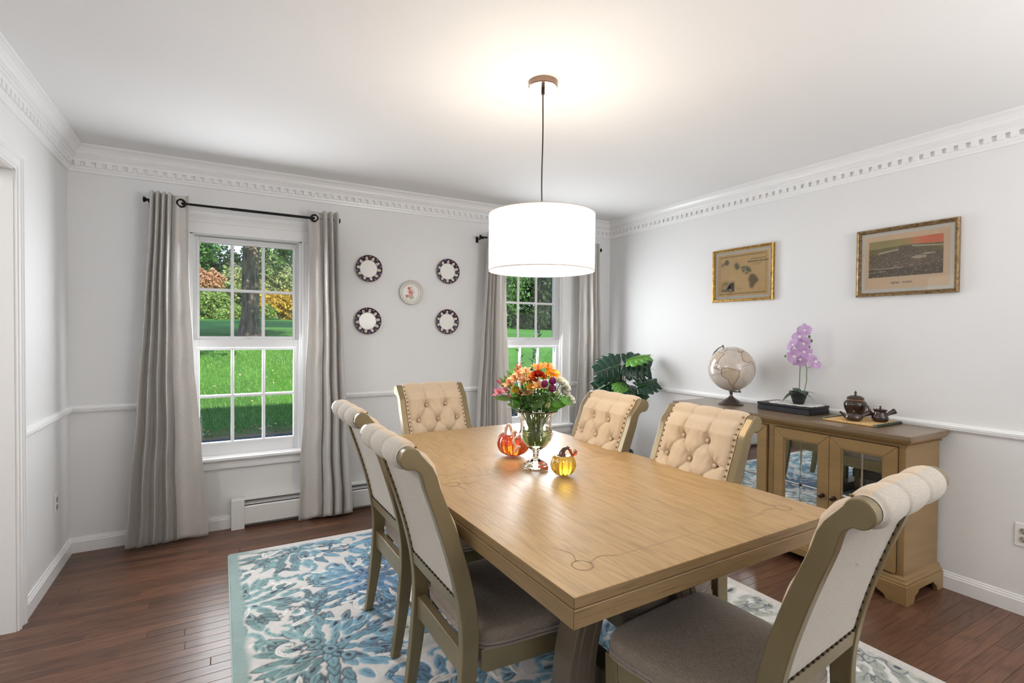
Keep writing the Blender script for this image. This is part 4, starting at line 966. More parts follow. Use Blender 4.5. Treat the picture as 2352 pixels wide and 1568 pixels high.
prof_around([(0, .787), (.008, .787), (.010, .793), (.004, .796), (.012, .802), (.024, .810), (.034, .820), (.036, .828), (0, .828)], 'crown_moulding', M['side'])
prof_around([(0, .095), (.022, .095), (.022, .106), (.015, .110), (.013, .122), (.006, .130), (0, .134)], 'base_moulding', M['side'])
# bracket plinth
fp = [(-.745, 0), (-.745, .096), (.745, .096), (.745, 0), (.655, 0), (.640, .022), (.610, .036), (.600, .058), (.560, .062), (.54, .052), (-.54, .052), (-.560, .062), (-.600, .058), (-.610, .036), (-.640, .022), (-.655, 0)]
MB().prism(fp, 'x', XFr-.028, XFr-.006).build('plinth', M['side'], SB, bevel=.0015, seg=1)
sp_ = [(XFr-.0058, 0), (XFr-.0058, .096), (XB, .096), (XB, 0), (XB-.06, 0), (XB-.075, .030), (XB-.10, .045), (XB-.11, .060), (XFr+.10, .060), (XFr+.09, .045), (XFr+.06, .036), (XFr+.045, 0)]
for s in (-1, 1): MB().prism(sp_, 'y', *sorted((s*(HY+.028), s*(HY+.006)))).build('plinth', M['side'], SB, bevel=.0015, seg=1)
MB().box(XFr-.004, XFr+.001, -.016, .016, .137, .786).build('centre_stile', M['side'], SB, bevel=.001, seg=1)
DW, DZ0, DZ1, SW = .3265, .142, .783, .058
for di, y0 in enumerate((-.6835, -.6835+DW+.0025, .0245, .0245+DW+.0025)):
    y1 = y0+DW; d = thing('door', (0, 0, 0), None, None); d.parent = SB
    MB().box(XFr-.0012, XFr, y0-.002, y1+.002, DZ0-.002, DZ1+.002).build('shadow_gap', M['groove'], d)
    c = [(y0, DZ0), (y1, DZ0), (y1, DZ1), (y0, DZ1)]; ci = [(y0+SW, DZ0+SW), (y1-SW, DZ0+SW), (y1-SW, DZ1-SW), (y0+SW, DZ1-SW)]
    for k in range(4):
        a, b_, e, f = c[k], c[(k+1) % 4], ci[(k+1) % 4], ci[k]; cx = (a[0]+b_[0]+e[0]+f[0])/4; cz = (a[1]+b_[1]+e[1]+f[1])/4; q = .9965
        pts = [(cx+(p[0]-cx)*(q if k % 2 == 0 else 1), cz+(p[1]-cz)*(q if k % 2 else 1)) for p in (a, b_, e, f)]
        MB().prism(pts, 'x', XFr-.020, XFr-.0012).build('frame_rail', M['side'], d, bevel=.0012, seg=1)
    b = MB(); i0 = (y0+SW, y1-SW, DZ0+SW, DZ1-SW)
    for (ya, yb, za, zb2) in ((i0[0], i0[0]+.008, i0[2], i0[3]), (i0[1]-.008, i0[1], i0[2], i0[3]), (i0[0]+.008, i0[1]-.008, i0[2], i0[2]+.008), (i0[0]+.008, i0[1]-.008, i0[3]-.008, i0[3])): b.box(XFr-.015, XFr-.006, ya, yb, za, zb2)
    b.build('glass_bead', M['side'], d)
    MB().box(XFr-.009, XFr-.006, i0[0]+.006, i0[1]-.006, i0[2]+.006, i0[3]-.006).build('mirror_pane', M['mirror'], d)
    yc = (y0+y1)/2; zc = (DZ0+DZ1)/2
    for sgn in (0, 1):
        if sgn: pf = [(XFr-.0092, zc-.0055), (XFr-.0125, zc), (XFr-.0092, zc+.0055)]; MB().prism(pf, 'y', i0[0]+.008, i0[1]-.008).build('bevel_strip', M['mirror'], d)
        else: pf = [(XFr-.0092, yc-.0055), (XFr-.0125, yc), (XFr-.0092, yc+.0055)]; MB().prism(pf, 'z', i0[2]+.008, i0[3]-.008).build('bevel_strip', M['mirror'], d)
    st = []
    for k in range(16): r_ = .017 if k % 4 == 0 else (.010 if k % 2 == 0 else .0045); a = 2*math.pi*k/16; st.append((yc+r_*math.cos(a), zc+r_*math.sin(a)))
    MB().prism(st, 'x', XFr-.0165, XFr-.0120).build('star_ornament', M['bronze'], d)
    ky = (y1-.030) if di in (0, 2) else (y0+.030); KM = Matrix.Translation((XFr-.020, ky, .440)) @ Matrix.Rotation(-math.pi/2, 4, 'Y')
    MB().lathe([(.001, 0), (.013, 0), (.012, .003), (.006, .005), (.005, .013), (.009, .016), (.0135, .021), (.013, .026), (.008, .030), (.001, .031)], 18, M=KM).build('knob', M['bronze'], d, smooth=True)

# ------------------------------------------------------------------ things on the sideboard
TOP = .851
# globe
def globe():
    c = Vector((3.165, 2.385, 1.103)); r = .157
    t = thing('desk_globe', (c.x, c.y, TOP), 'antique beige desk globe on a pewter stand, on the sideboard', 'globe')
    o = Vector((0, 0, c.z-TOP)); vd = (Vector((0, 0, 1.343))-c).normalized(); right = vd.cross(Vector((0, 0, 1))).normalized()*-1; up = right.cross(vd).normalized()*-1
    if up.z < 0: up = -up
    tl = math.radians(20); upt = up*math.cos(tl)-right*math.sin(tl); la0 = math.radians(4); n = (upt*math.cos(la0)+vd*math.sin(la0)).normalized()
    g0 = (vd-n*vd.dot(n)).normalized(); e = n.cross(g0).normalized(); lon0 = -52
    nu, nv = 360, 180; lo, la = np.meshgrid(np.linspace(-180, 180, nu+1), np.linspace(-90, 90, nv+1))
    A = np.radians(lo-lon0); B_ = np.radians(la); G, E_, N_ = np.array(g0), np.array(e), np.array(n)
    Pp = (np.cos(B_)*np.cos(A))[..., None]*G+(np.cos(B_)*np.sin(A))[..., None]*E_+np.sin(B_)[..., None]*N_
    SA = [(-78, 7), (-72, 12), (-62, 10), (-51, 4), (-44, -2), (-35, -7), (-39, -15), (-41, -22), (-48, -27), (-54, -34), (-58, -38), (-65, -42), (-66, -50), (-69, -55), (-74, -50), (-73, -38), (-71, -20), (-76, -14), (-81, -5), (-79, 2)]
    NA = [(-83, 9), (-88, 14), (-95, 16), (-105, 20), (-112, 28), (-120, 35), (-124, 45), (-135, 58), (-165, 60), (-160, 70), (-120, 70), (-95, 70), (-80, 62), (-65, 58), (-56, 50), (-66, 44), (-75, 37), (-81, 30), (-81, 25), (-84, 30), (-96, 28), (-97, 20), (-90, 20), (-88, 16), (-83, 14)]
    AF = [(-17, 15), (-12, 28), (-5, 35), (10, 37), (30, 31), (43, 12), (51, 11), (40, -5), (35, -22), (25, -34), (18, -34), (12, -15), (9, 0), (8, 5), (-8, 5)]
    GR = [(-55, 60), (-45, 60), (-22, 70), (-20, 80), (-60, 80), (-70, 76)]; EU = [(-9, 37), (-9, 43), (-1, 46), (5, 52), (10, 58), (20, 70), (60, 70), (60, 45), (35, 36), (20, 38)]
    wob = 2.2*(fbm(lo/9+50, la/9+50, 41)-.5); x = lo+wob; y = la+2.2*(fbm(lo/9+80, la/9+20, 42)-.5)
    C = np.zeros((*lo.shape, 3)); C[...] = np.array([.60, .53, .47]); C *= (.90+.22*fbm(lo/16+30, la/16+30, 43))[..., None]
    for pl in (SA, NA, AF, GR, EU):
        d = polydist(x, y, pl); i = inpoly(x, y, pl); C[i] = C[i]*np.array([.93, .86, .74]); rim = np.exp(-(d/2.2)**2)*i; C = C*(1-.45*rim[..., None])+np.array([.27, .15, .08])*.45*rim[..., None]; C[d < .55] = (.20, .11, .07)
        bd = i & (np.abs(((fbm(lo/7+10, la/7+10, 44)*6) % 1)-.5) < .045); C[bd] = (.36, .25, .17)
    C[(np.abs(la) < .45)] = (.34, .25, .19); gr = (np.abs((lo+180) % 30) < .25) | (np.abs((la+90) % 30) < .2); C[gr] *= .88
    C[(vnoise(lo*.8, la*1.7, 46) > .86) & (vnoise(lo*3, la*6, 47) > .6)] *= .8
    P2 = Pp*r+np.array(o); pr = mat('globe_print', (1, 1, 1), .22, attr='print', coat=.5); painted('ball', P2, C, nu, nv, pr, t)
    # half meridian, behind left
    bdir = (-e*.62-g0*.55).normalized(); bdir = (bdir-n*bdir.dot(n)).normalized(); m = MB(); w = n.cross(bdir).normalized(); R1, R2 = r+.010, r+.016
    vs = []; K = 40
    for k in range(K+1):
        a = math.pi*k/K; q = n*math.cos(a)+bdir*math.sin(a)
        for rr_, ww in ((R1, -.007), (R2, -.007), (R2, .007), (R1, .007)): vs.append(o+q*rr_+w*ww)
    m.add(vs, [(k*4+i, k*4+(i+1) % 4, k*4+4+(i+1) % 4, k*4+4+i) for k in range(K) for i in range(4)]+[(0, 1, 2, 3), (K*4+3, K*4+2, K*4+1, K*4)]); m.build('meridian_arm', M['globeb'], t)
    p = MB()
    for s in (1, -1): p.tube([o+n*s*(r-.001), o+n*s*(r+.022)], .006, 10)
    p.build('pivot', M['globeb'], t, smooth=True)
    sq = lambda a, z: 1+(.10*math.cos(4*a+.9) if z < .02 else .05*math.cos(4*a+.9)*(z < .05))
    MB().lathe([(.001, 0), (.088, 0), (.090, .004), (.082, .010), (.076, .012), (.058, .026), (.040, .036), (.024, .046), (.012, .058), (.009, .070), (.013, .078), (.008, .086), (.001, .088)], 48, sq=sq).build('base', M['globeb'], t, smooth=True, angle=50)
    q = [o+(n*math.cos(a)+bdir*math.sin(a))*(R2+.002) for a in (2.5, 2.7)]
    MB().tube([(0, 0, .080), tuple((q[0]+q[1])/2)], [.008, .007], 10).build('stem', M['globeb'], t, smooth=True)
globe()
# black box with lace doily and orchid
bx = thing('storage_box', (3.240, 1.982, TOP), 'shallow black box under the lace doily on the sideboard', 'box')
MB().box(-.108, .108, -.174, .174, 0, .034).build('box_body', M['navybox'], bx, bevel=.003); MB().box(-.110, .110, -.176, .176, .0355, .050).build('lid', M['navybox'], bx, bevel=.003)
BZ = TOP+.0505
def doily(u, v):
    a = 2*math.pi*u; sc = 1+.035*abs(math.sin(a*17)) if v > .95 else 1; c, s_ = math.cos(a), math.sin(a); rr_ = v*sc
    k = 4.0; q = (abs(c)**k+abs(s_)**k)**(-1/k); x, y = .098*rr_*c*q, .150*rr_*s_*q; x, y = x*math.cos(.06)-y*math.sin(.06), x*math.sin(.06)+y*math.cos(.06)
    return (x, y-.012, .0012+.0016*math.sin(a*17)*(v > .8))
dm = MB().grid(doily, 136, 10, closed_u=True); do = dm.build('lace_doily', M['lace'], None, smooth=True, loc=(3.244, 1.972, BZ))
md = do.modifiers.new('thick', 'SOLIDIFY'); md.thickness = .0012
tag(do, 'white lace doily with scalloped edge on the black box', 'doily')
def leafblade(Mx, L_, Wd, bend, nseg=9, cup=.15, tipk=.75, rnd=0):
    """simple blade from origin along +x, bends down; returns (verts, faces)"""
    def fn(u, v):
        t = v; w = Wd*(math.sin(math.pi*(t*.97+.025))**(.5 if tipk < .7 else .8) if rnd else math.sin(math.pi*min(1, (t*.97+.03))**tipk)*(1-t**6)); s = (u-.5)*2; x = L_*(t-.12*bend*t*t); z = -bend*L_*t*t*.6+cup*w*abs(s)
        return Mx @ Vector((x, s*w, z))
    return fn
O = thing('potted_orchid', (3.232, 1.936, BZ+.0035), 'purple orchid in a ribbed black pot on the black box', 'plant')
ob = Vector(O.location)
MB().lathe([(.001, 0), (.030, 0), (.034, .010), (.038, .022), (.037, .024), (.045, .044), (.044, .046), (.052, .066), (.055, .070), (.055, .077), (.050, .077), (.048, .068), (.001, .066)], 40).build('pot', M['blackpot'], O, smooth=True)
MB().lathe([(.001, .074), (.030, .074), (.047, .067), (.046, .060), (.001, .06)], 24).build('moss', M['soil'], O, smooth=True)
for ang, L_, Wd, bend, el in ((-2.2, .11, .027, .9, .45), (2.6, .115, .028, 1.3, .2), (.9, .10, .024, .6, .6), (-.55, .115, .030, .7, .35), (-1.1, .105, .029, 1.0, .05), (1.8, .085, .022, .8, .5)):
    Mx = Matrix.Translation((0, 0, .070)) @ Matrix.Rotation(ang, 4, 'Z') @ Matrix.Rotation(-el, 4, 'Y'); MB().grid(leafblade(Mx, L_, Wd, bend), 6, 10).build('leaf', M['dgreen'], O, smooth=True)
st1 = [(3.235, 1.934, .97), (3.238, 1.935, 1.06), (3.240, 1.934, 1.15), (3.235, 1.936, 1.23), (3.225, 1.944, 1.30), (3.240, 1.935, 1.36), (3.262, 1.922, 1.385)]
st2 = [(3.262, 1.920, .97), (3.276, 1.912, 1.05), (3.277, 1.912, 1.13), (3.262, 1.920, 1.19), (3.245, 1.930, 1.21)]
MB().tube([Vector(p)-ob for p in st1], .0030, 7).build('stem', M['green'], O, smooth=True); MB().tube([Vector(p)-ob for p in st2], .0024, 7).build('stem', M['green'], O, smooth=True)
MB().tube([Vector(p)-ob for p in ((3.279, 1.911, 1.135), (3.296, 1.90, 1.142), (3.314, 1.890, 1.166))], .0015, 6).build('stem', M['green'], O, smooth=True)
def blossom(c, face, size, par, k, cupk=.25):
    q = Vector(face).to_track_quat('Z', 'Y').to_matrix().to_4x4(); Mx = Matrix.Translation(c) @ q @ Matrix.Rotation(k*.3, 4, 'Z')
    b = MB()
    for i, (a, L_, Wd) in enumerate(((math.pi/2, 1.0, .34), (math.pi/2+2.2, .95, .33), (math.pi/2-2.2, .95, .33), (.12, 1.0, .55), (math.pi-.12, 1.0, .55))):
        M2 = Mx @ Matrix.Rotation(a, 4, 'Z') @ Matrix.Rotation(-cupk, 4, 'Y') @ Matrix.Translation((0, 0, .001*i)); b.grid(leafblade(M2, size*L_, size*Wd, .35, cup=.1, tipk=.62, rnd=1), 6, 9)
    o = b.build('blossom', M['orchid'], par, smooth=True)
    MB().ball((0, -size*.10, size*.12), size*.17, 8, (1, 1.3, .8), Mx).ball((size*.12, -size*.05, size*.10), size*.09, 8, (1, 1, 1), Mx).ball((-size*.12, -size*.05, size*.10), size*.09, 8, (1, 1, 1), Mx).build('lip', M['orchidw'], o, smooth=True)
vw = Vector((-.84, -.50, .05))
for k, (c, f) in enumerate((((3.263, 1.924, 1.378), (.2, .1, .1)), ((3.236, 1.938, 1.337), (-.1, .3, .4)), ((3.252, 1.928, 1.292), (.1, -.1, 0)), ((3.200, 1.958, 1.283), (0, .7, .3)), ((3.204, 1.955, 1.210), (0, .3, 0)), ((3.252, 1.926, 1.236), (0, -.1, .1)), ((3.285, 1.909, 1.221), (0, -.5, 0)), ((3.318, 1.888, 1.172), (.2, -.6, .3)), ((3.232, 1.935, 1.188), (0, 0, -.5)))):
    blossom(Vector(c)-ob+vw*.012, vw+Vector(f), .046+.003*(k % 3), O, k)
b = MB()
for p, r_ in (((3.290, 1.908, 1.337), .009), ((3.301, 1.901, 1.310), .0095), ((3.270, 1.918, 1.281), .008), ((3.291, 1.906, 1.271), .006), ((3.157, 1.982, 1.210), .007)):
    b.ball(Vector(p)-ob, r_, 8, (1, 1, 1.25))
b.tube([Vector(p)-ob for p in ((3.262, 1.92, 1.36), (3.284, 1.91, 1.345), (3.296, 1.903, 1.315), (3.285, 1.909, 1.28), (3.268, 1.918, 1.275))], .0012, 5); b.build('bud', M['green'], O, smooth=True)
# straw mat and stoneware
mt = thing('tatami_mat', (3.212, 1.556, TOP), 'small woven straw mat with dark green brocade ends on the sideboard', 'mat', math.radians(0))
MB().box(-.140, .128, -.128, .128, 0, .010).build('straw_field', M['straw'], mt, bevel=.003)
ri = MB()
for k in range(16):
    y = -.125+.0165*k; ri.box(-.1425, -.1395, y+.001, y+.0150, .001, .0095)
ri.build('edge_weave', M['straw'], mt, bevel=.001, seg=1)
for s in (-1, 1):
    e = MB().box(-.142, .130, *sorted((s*.128, s*.152)), 0, .0125).build('brocade_band', M['brocade'], mt, bevel=.003)
    m = MB()
    for k in range(12):
        x = -.128+.022*k; m.tube([(x+.008*math.cos(a), s*.140+.007*math.sin(a), .0128) for a in [math.pi*j/6-.3 for j in range(7)]], .0009, 4)
    m.tube([(-.1432, s*.140+.009*math.cos(a), .006+.004*math.sin(a)) for a in [2*math.pi*j/10 for j in range(10)]], .0008, 4, closed=True); m.build('embroidery', M['cream'], e)
MZ = TOP+.0105
j = thing('ginger_jar', (3.262, 1.612, MZ), 'tall dark brown lidded jar at the back of the straw mat', 'jar')
MB().lathe([(.001, 0), (.036, 0), (.039, .004), (.043, .025), (.054, .050), (.0595, .072), (.059, .085), (.052, .097), (.043, .103), (.042, .106), (.001, .106)], 44).build('jar_body', M['clay'], j, smooth=True)
MB().lathe([(.040, .104), (.0435, .104), (.0435, .112), (.040, .112)], 44).build('neck_band', M['claylight'], j, smooth=True)
MB().lathe([(.001, .110), (.044, .110), (.045, .113), (.041, .121), (.028, .129), (.010, .132), (.006, .134), (.0035, .139), (.0075, .144), (.0065, .150), (.002, .156), (.001, .160)], 40).build('lid', M['clay'], j, smooth=True)
def kyusu(loc, rz, r, h, neck, label, flat, hl):
    SR = Matrix.Rotation(math.radians(225), 4, 'Z')
    t = thing('teapot', loc, label, 'teapot', rz)
    if flat: pr = [(.001, 0), (r*.60, 0), (r*.85, h*.18), (r, h*.50), (r*.92, h*.75), (r*.66, h*.90), (r*.62, h*.92), (.001, h*.92)]; lz = h*.92; lr = r*.62
    else: pr = [(.001, 0), (r*.72, 0), (r*.92, h*.10), (r, h*.27), (r*.92, h*.44), (r*.72, h*.60), (r*.68, h*.75), (r*.84, h*.90), (r*.84, h*.93), (.001, h*.93)]; lz = h*.90; lr = r*.78
    MB().lathe(pr, 36).build('pot_body', M['clay'], t, smooth=True)
    MB().lathe([(.001, lz), (lr, lz), (lr*.95, lz+.003), (lr*.4, lz+.007), (.004, lz+.008), (.003, lz+.011), (.0065, lz+.015), (.005, lz+.021), (.001, lz+.022)], 30).build('lid', M['clay'], t, smooth=True)
    z0 = h*(.5 if flat else .48)
    MB().tube([SR @ Vector(p_) for p_ in ((r*.80, 0, z0-.002), (r*1.15, 0, z0+.012), (r*1.35, 0, z0+(.020 if flat else .040)), (r*1.5, 0, z0+(.024 if flat else .048)))], [.012, .008, .006, .0055], 10).build('spout', M['clay'], t, smooth=True)
    hb = MB(); pts = [Vector((0, r*.75, z0)), Vector((.0, r*1.1, z0+.008)), Vector((0, r*1.1+hl*.6, z0+.018)), Vector((0, r*1.1+hl, z0+.024))]; hb.tube(pts, [.007, .009, .0125, .016], 14); ho = hb.build('handle', M['clay'], t, smooth=True)
    d = (pts[3]-pts[2]).normalized(); MB().tube([pts[3]+d*.0002, pts[3]+d*.0012], [.0115, .0115], 14).build('hollow', M['dark'], ho)
kyusu((3.235, 1.468, MZ), math.radians(238), .041, .075, 1, 'dark brown side-handled teapot at the right end of the straw mat', False, .034)
kyusu((3.135, 1.556, MZ), math.radians(242), .046, .040, 0, 'low flat brown side-handled teapot at the front of the straw mat', True, .034)

# ------------------------------------------------------------------ monstera in the corner
MP = thing('monstera_plant', (2.98, 3.40, 0), 'tall monstera plant in a pot in the right corner behind the chair', 'plant'); mo = Vector(MP.location)
MB().lathe([(.001, 0), (.11, 0), (.115, .01), (.15, .30), (.158, .31), (.158, .335), (.145, .335), (.140, .30), (.001, .30)], 40).build('pot', M['blackpot'], MP, smooth=True)
MB().lathe([(.001, .315), (.14, .312), (.138, .295), (.001, .29)], 24).build('soil', M['soil'], MP, smooth=True)
def monstera_leaf(c, d, upv, L_, k, m='monstera', nl=5, droop=.35):
    """c = where the petiole joins, d = direction of the midrib, upv = leaf normal"""
    d = Vector(d).normalized(); n = (Vector(upv)-d*Vector(upv).dot(d)).normalized(); s = n.cross(d); rg = random.Random(k); b = MB()
    def P(u, v):        # v along midrib (-.2..1), u sideways in units of L
        z = -droop*v*abs(v)*.5-.35*abs(u)**1.6; return Vector(c)-mo+(d*(v*.98)+s*u+n*z)*L_
    wid = lambda v: .60*math.sqrt(max(0, 1-((v-.22)/.80)**2)) if v > .22 else .60*math.sqrt(max(0, 1-((v-.22)/.50)**2))
    for sd in (-1, 1):
        ts = [-.22+1.16*i/nl for i in range(nl+1)]
        for i in range(nl):
            v0, v1 = ts[i], ts[i+1]; gap = .012+.014*rg.random(); R_ = []
            for q in range(7):
                f = q/6; sh = .20*f*f; g = 0 if f < .52 else gap*ss(.52, .88, f)*1.3; a0 = max(v0, -.02*(1-f)+v0*f) if i == 0 else v0; a0 = (0 if (f < .15 and v0 < 0) else a0)
                row = []
                for e in (0, .5, 1):
                    ve = v0+(v1-v0)*e; kb = ss(.55, .95, f); vv = a0+(v1-a0)*(e*(1-2*g*3.0)+g*3.0)+sh*(.10+.5*ss(-.1, .35, ve)); vm = (v0+v1)/2*kb+ve*(1-kb); w = wid(min(.99, max(-.27, vm)))*(1-.14*abs(e-.5)*2*(f > .9)); row.append(P(sd*f*w, vv+ (f*.02*e)))
                R_.append(row)
            base = len(b.v); b.v += [tuple(p) for r_ in R_ for p in r_]
            for q in range(6):
                for e in range(2): b.f.append((base+q*3+e, base+q*3+e+1, base+q*3+e+4, base+q*3+e+3))
    me = b.mesh('leaf', True, 180); bm = bmesh.new(); bm.from_mesh(me); bmesh.ops.remove_doubles(bm, verts=bm.verts, dist=.0007); bm.to_mesh(me); bm.free()
    o = link('leaf', me, M[m], MP); md = o.modifiers.new('t', 'SOLIDIFY'); md.thickness = .0008
    MB().tube([P(0, -.02+1.15*i/6)+n*.002 for i in range(7)], [.003, .0028, .0024, .002, .0016, .0012, .0008], 5).build('midrib', M['green'], o, smooth=True)
    root = Vector((rg.uniform(-.03, .03), rg.uniform(-.03, .03), .31)); cc = Vector(c)-mo; mid = (root+cc)/2+Vector((0, 0, .10)); pts = [root*(1-t)**2+mid*2*t*(1-t)+cc*t*t for t in [i/12 for i in range(13)]]
    MB().tube(pts, [.0055-.0025*i/12 for i in range(13)], 7).build('stem', M['dgreen'], MP, smooth=True)
VF = Vector((-.80, -.60, .25))     # roughly toward the room
monstera_leaf((3.045, 3.425, 1.075), (-.80, .45, -.30), (-.55, -.80, .30), .23, 1)
monstera_leaf((3.085, 3.400, 1.085), (.75, -.55, -.10), (-.50, -.72, .48), .245, 2)
monstera_leaf((3.045, 3.425, .955), (-.75, .40, -.45), (-.50, -.85, .20), .24, 3)
monstera_leaf((3.165, 3.320, .888), (.60, -.40, .24), (-.50, -.42, .75), .185, 4)
monstera_leaf((3.100, 3.380, 1.115), (.55, -.55, .30), (-.6, .1, .8), .20, 5, 'lgreen', 5)
monstera_leaf((3.02, 3.430, .915), (.05, -.35, -.30), (-.5, -.6, .6), .12, 6, 'lgreen', 5)
monstera_leaf((3.09, 3.36, .860), (.55, -.55, -.28), (-.3, -.5, .8), .19, 7)
monstera_leaf((2.92, 3.46, .80), (-.7, -.2, -.3), (-.4, -.7, .6), .20, 8)
monstera_leaf((3.06, 3.50, .70), (.3, .5, -.2), (-.3, -.3, .9), .20, 9)

# ------------------------------------------------------------------ glass pumpkins
def pumpkin(loc, r, h, m, ms, ribs, label, stem_pts, stem_r, flat=.0, tip=None):
    t = thing('glass_pumpkin', loc, label, 'pumpkin')
    def fn(u, v):
        a = 2*math.pi*u; p = math.pi*(.03+.94*v); s = math.sin(p); rib = 1-.085*(abs(math.cos(a*ribs/2))**3.2)*min(1, s*1.6); rr_ = r*(s**.82)*rib
        z = h/2-(h/2)*math.cos(p)*1.0; dip = .16*h*math.exp(-((1-v)/.16)**2)+.06*h*math.exp(-(v/.12)**2)*0; return (rr_*math.cos(a), rr_*math.sin(a), z-dip)
    b = MB().grid(fn, ribs*12, 36, closed_u=True); w = ribs*12; b.f += [tuple(range(w))[::-1], tuple(36*w+k for k in range(w))]
    b.build('body', m, t, smooth=True, angle=180)
    so = MB().tube(stem_pts, stem_r, 12).build('stem', ms, t, smooth=True)
    if tip: MB().tube(tip[0], tip[1], 12).build('stem_tip', tip[2], so, smooth=True)
    t.scale = (KS, KS, KS)
    return t
k = []; rv, cv = Vector((.868, -.496, 0)), Vector((-.496, -.868, 0))
for i in range(72):       # arching loop, then a coil lying over the front
    t_ = i/71
    if t_ < .36: a = math.pi*(t_/.36); q = rv*(-.024-.014*math.cos(a))+cv*(.008+.012*t_)+Vector((0, 0, .104+.044*math.sin(a)))
    else:
        q_ = (t_-.36)/.64; a = 2*math.pi*2.6*q_-math.pi*.2; q = rv*(-.002+.022*q_+.011*math.cos(a))+cv*(.014+.078*math.sin(min(1, q_*1.05)*math.pi*.5))+Vector((0, 0, .112-.078*q_**1.9+.010*math.sin(a)))
    k.append(tuple(q))
pumpkin((1.214*KS, 2.105*KS, TZ+.0012), .080, .122, M['amber'], M['stemglass'], 12, 'orange ribbed glass pumpkin with pale looping stem, behind the vase', k, [.0068-.0006*math.sin(i*.9) for i in range(72)])
s1 = [(-.004, .004, .080), (-.004, .002, .095), (.004, 0, .108), (.014, -.006, .114), (.022, -.010, .110)]
pumpkin((1.222*KS, 1.708*KS, TZ+.0012), .053, .096, M['yglass'], M['brownglass'], 11, 'small yellow ribbed glass pumpkin with brown curled stem, in front of the vase', s1, [.016, .012, .0085, .0075, .007],
        tip=([(.022, -.010, .110), (.026, -.012, .100), (.030, -.014, .090), (.038, -.016, .084), (.046, -.018, .088), (.049, -.018, .097), (.043, -.017, .102)], [.0068, .0062, .006, .0065, .0075, .0080, .006], M['redglass']))

# ------------------------------------------------------------------ glass urn and bouquet
VX, VY = 1.186*KS, 1.862*KS
V = thing('glass_vase', (VX, VY, TZ+.0012), 'cut-glass urn vase with a six-sided foot at the centre of the table', 'vase')
outer = [(.001, .062), (.012, .060), (.016, .066), (.013, .072), (.022, .080), (.045, .096), (.064, .120), (.073, .143), (.0755, .147), (.0755, .153), (.070, .158), (.0665, .170), (.0675, .200), (.072, .225), (.082, .243), (.0925, .250), (.0935, .253), (.091, .255)]
inner = [(.080, .247), (.0695, .229), (.0640, .200), (.0628, .170), (.0640, .160), (.066, .148), (.060, .124), (.042, .102), (.020, .086), (.001, .083)]
prof = outer+inner; n = 60; b = MB(); scal = lambda a, z: 1+(.022*math.cos(8*a) if z > .24 else (.008*math.cos(16*a) if .09 < z < .146 else 0))
b.lathe(prof, n, sq=scal); b.build('bowl', M['glass'], V, smooth=True, angle=60)
hexa = lambda a, z: math.cos(math.pi/6)/math.cos((a % (math.pi/3))-math.pi/6)
MB().lathe([(.001, 0), (.060, 0), (.060, .012), (.054, .015), (.046, .020), (.046, .024), (.030, .031), (.018, .040), (.014, .050), (.0125, .0615), (.001, .0615)], 48, sq=hexa).build('foot', M['glass'], V, smooth=True, angle=25)
MB().lathe([(.001, .0840), (.020, .0868), (.0415, .1028), (.0592, .1245), (.0650, .1482), (.0630, .160), (.0618, .172), (.001, .172)], 40).build('water', M['water'], V, smooth=True)
et = MB()
for kk in range(6):
    a0 = 2*math.pi*kk/6+.3
    for jx in range(9):
        for s in (-1, 1):
            z = .172+.006*jx; rr_ = .0672; a1 = a0+s*(.02+.018*math.sin(jx*.5)); et.tube([(rr_*math.cos(a0), rr_*math.sin(a0), z), (rr_*math.cos(a1+s*.06), rr_*math.sin(a1+s*.06), z+.006)], .0007, 4)
V.scale = (KS, KS, KS); frost = mat('frosted_engraving', (.85, .88, .86), .6); et.build('engraving', frost, V)
PM = {n_: leafmat('petal_'+n_, c1, c2, .5, .3, island=False) for n_, c1, c2 in (('orange', (.80, .16, .02), (.95, .42, .08)), ('peach', (.90, .45, .20), (.95, .66, .38)), ('red', (.50, .03, .01), (.75, .10, .03)), ('yellow', (.90, .38, .01), (.98, .58, .03)), ('lemon', (.85, .60, .04), (.95, .75, .12)), ('purple', (.16, .006, .07), (.32, .02, .15)), ('white', (.78, .78, .66), (.92, .92, .88)), ('pink', (.55, .06, .20), (.85, .40, .50)), ('rust', (.60, .12, .03), (.85, .30, .12)), ('greenbud', (.55, .60, .22), (.75, .78, .45)))}
bq = Vector((VX, VY, TZ))
FW = Vector((-.496, -.868, 0)).normalized()
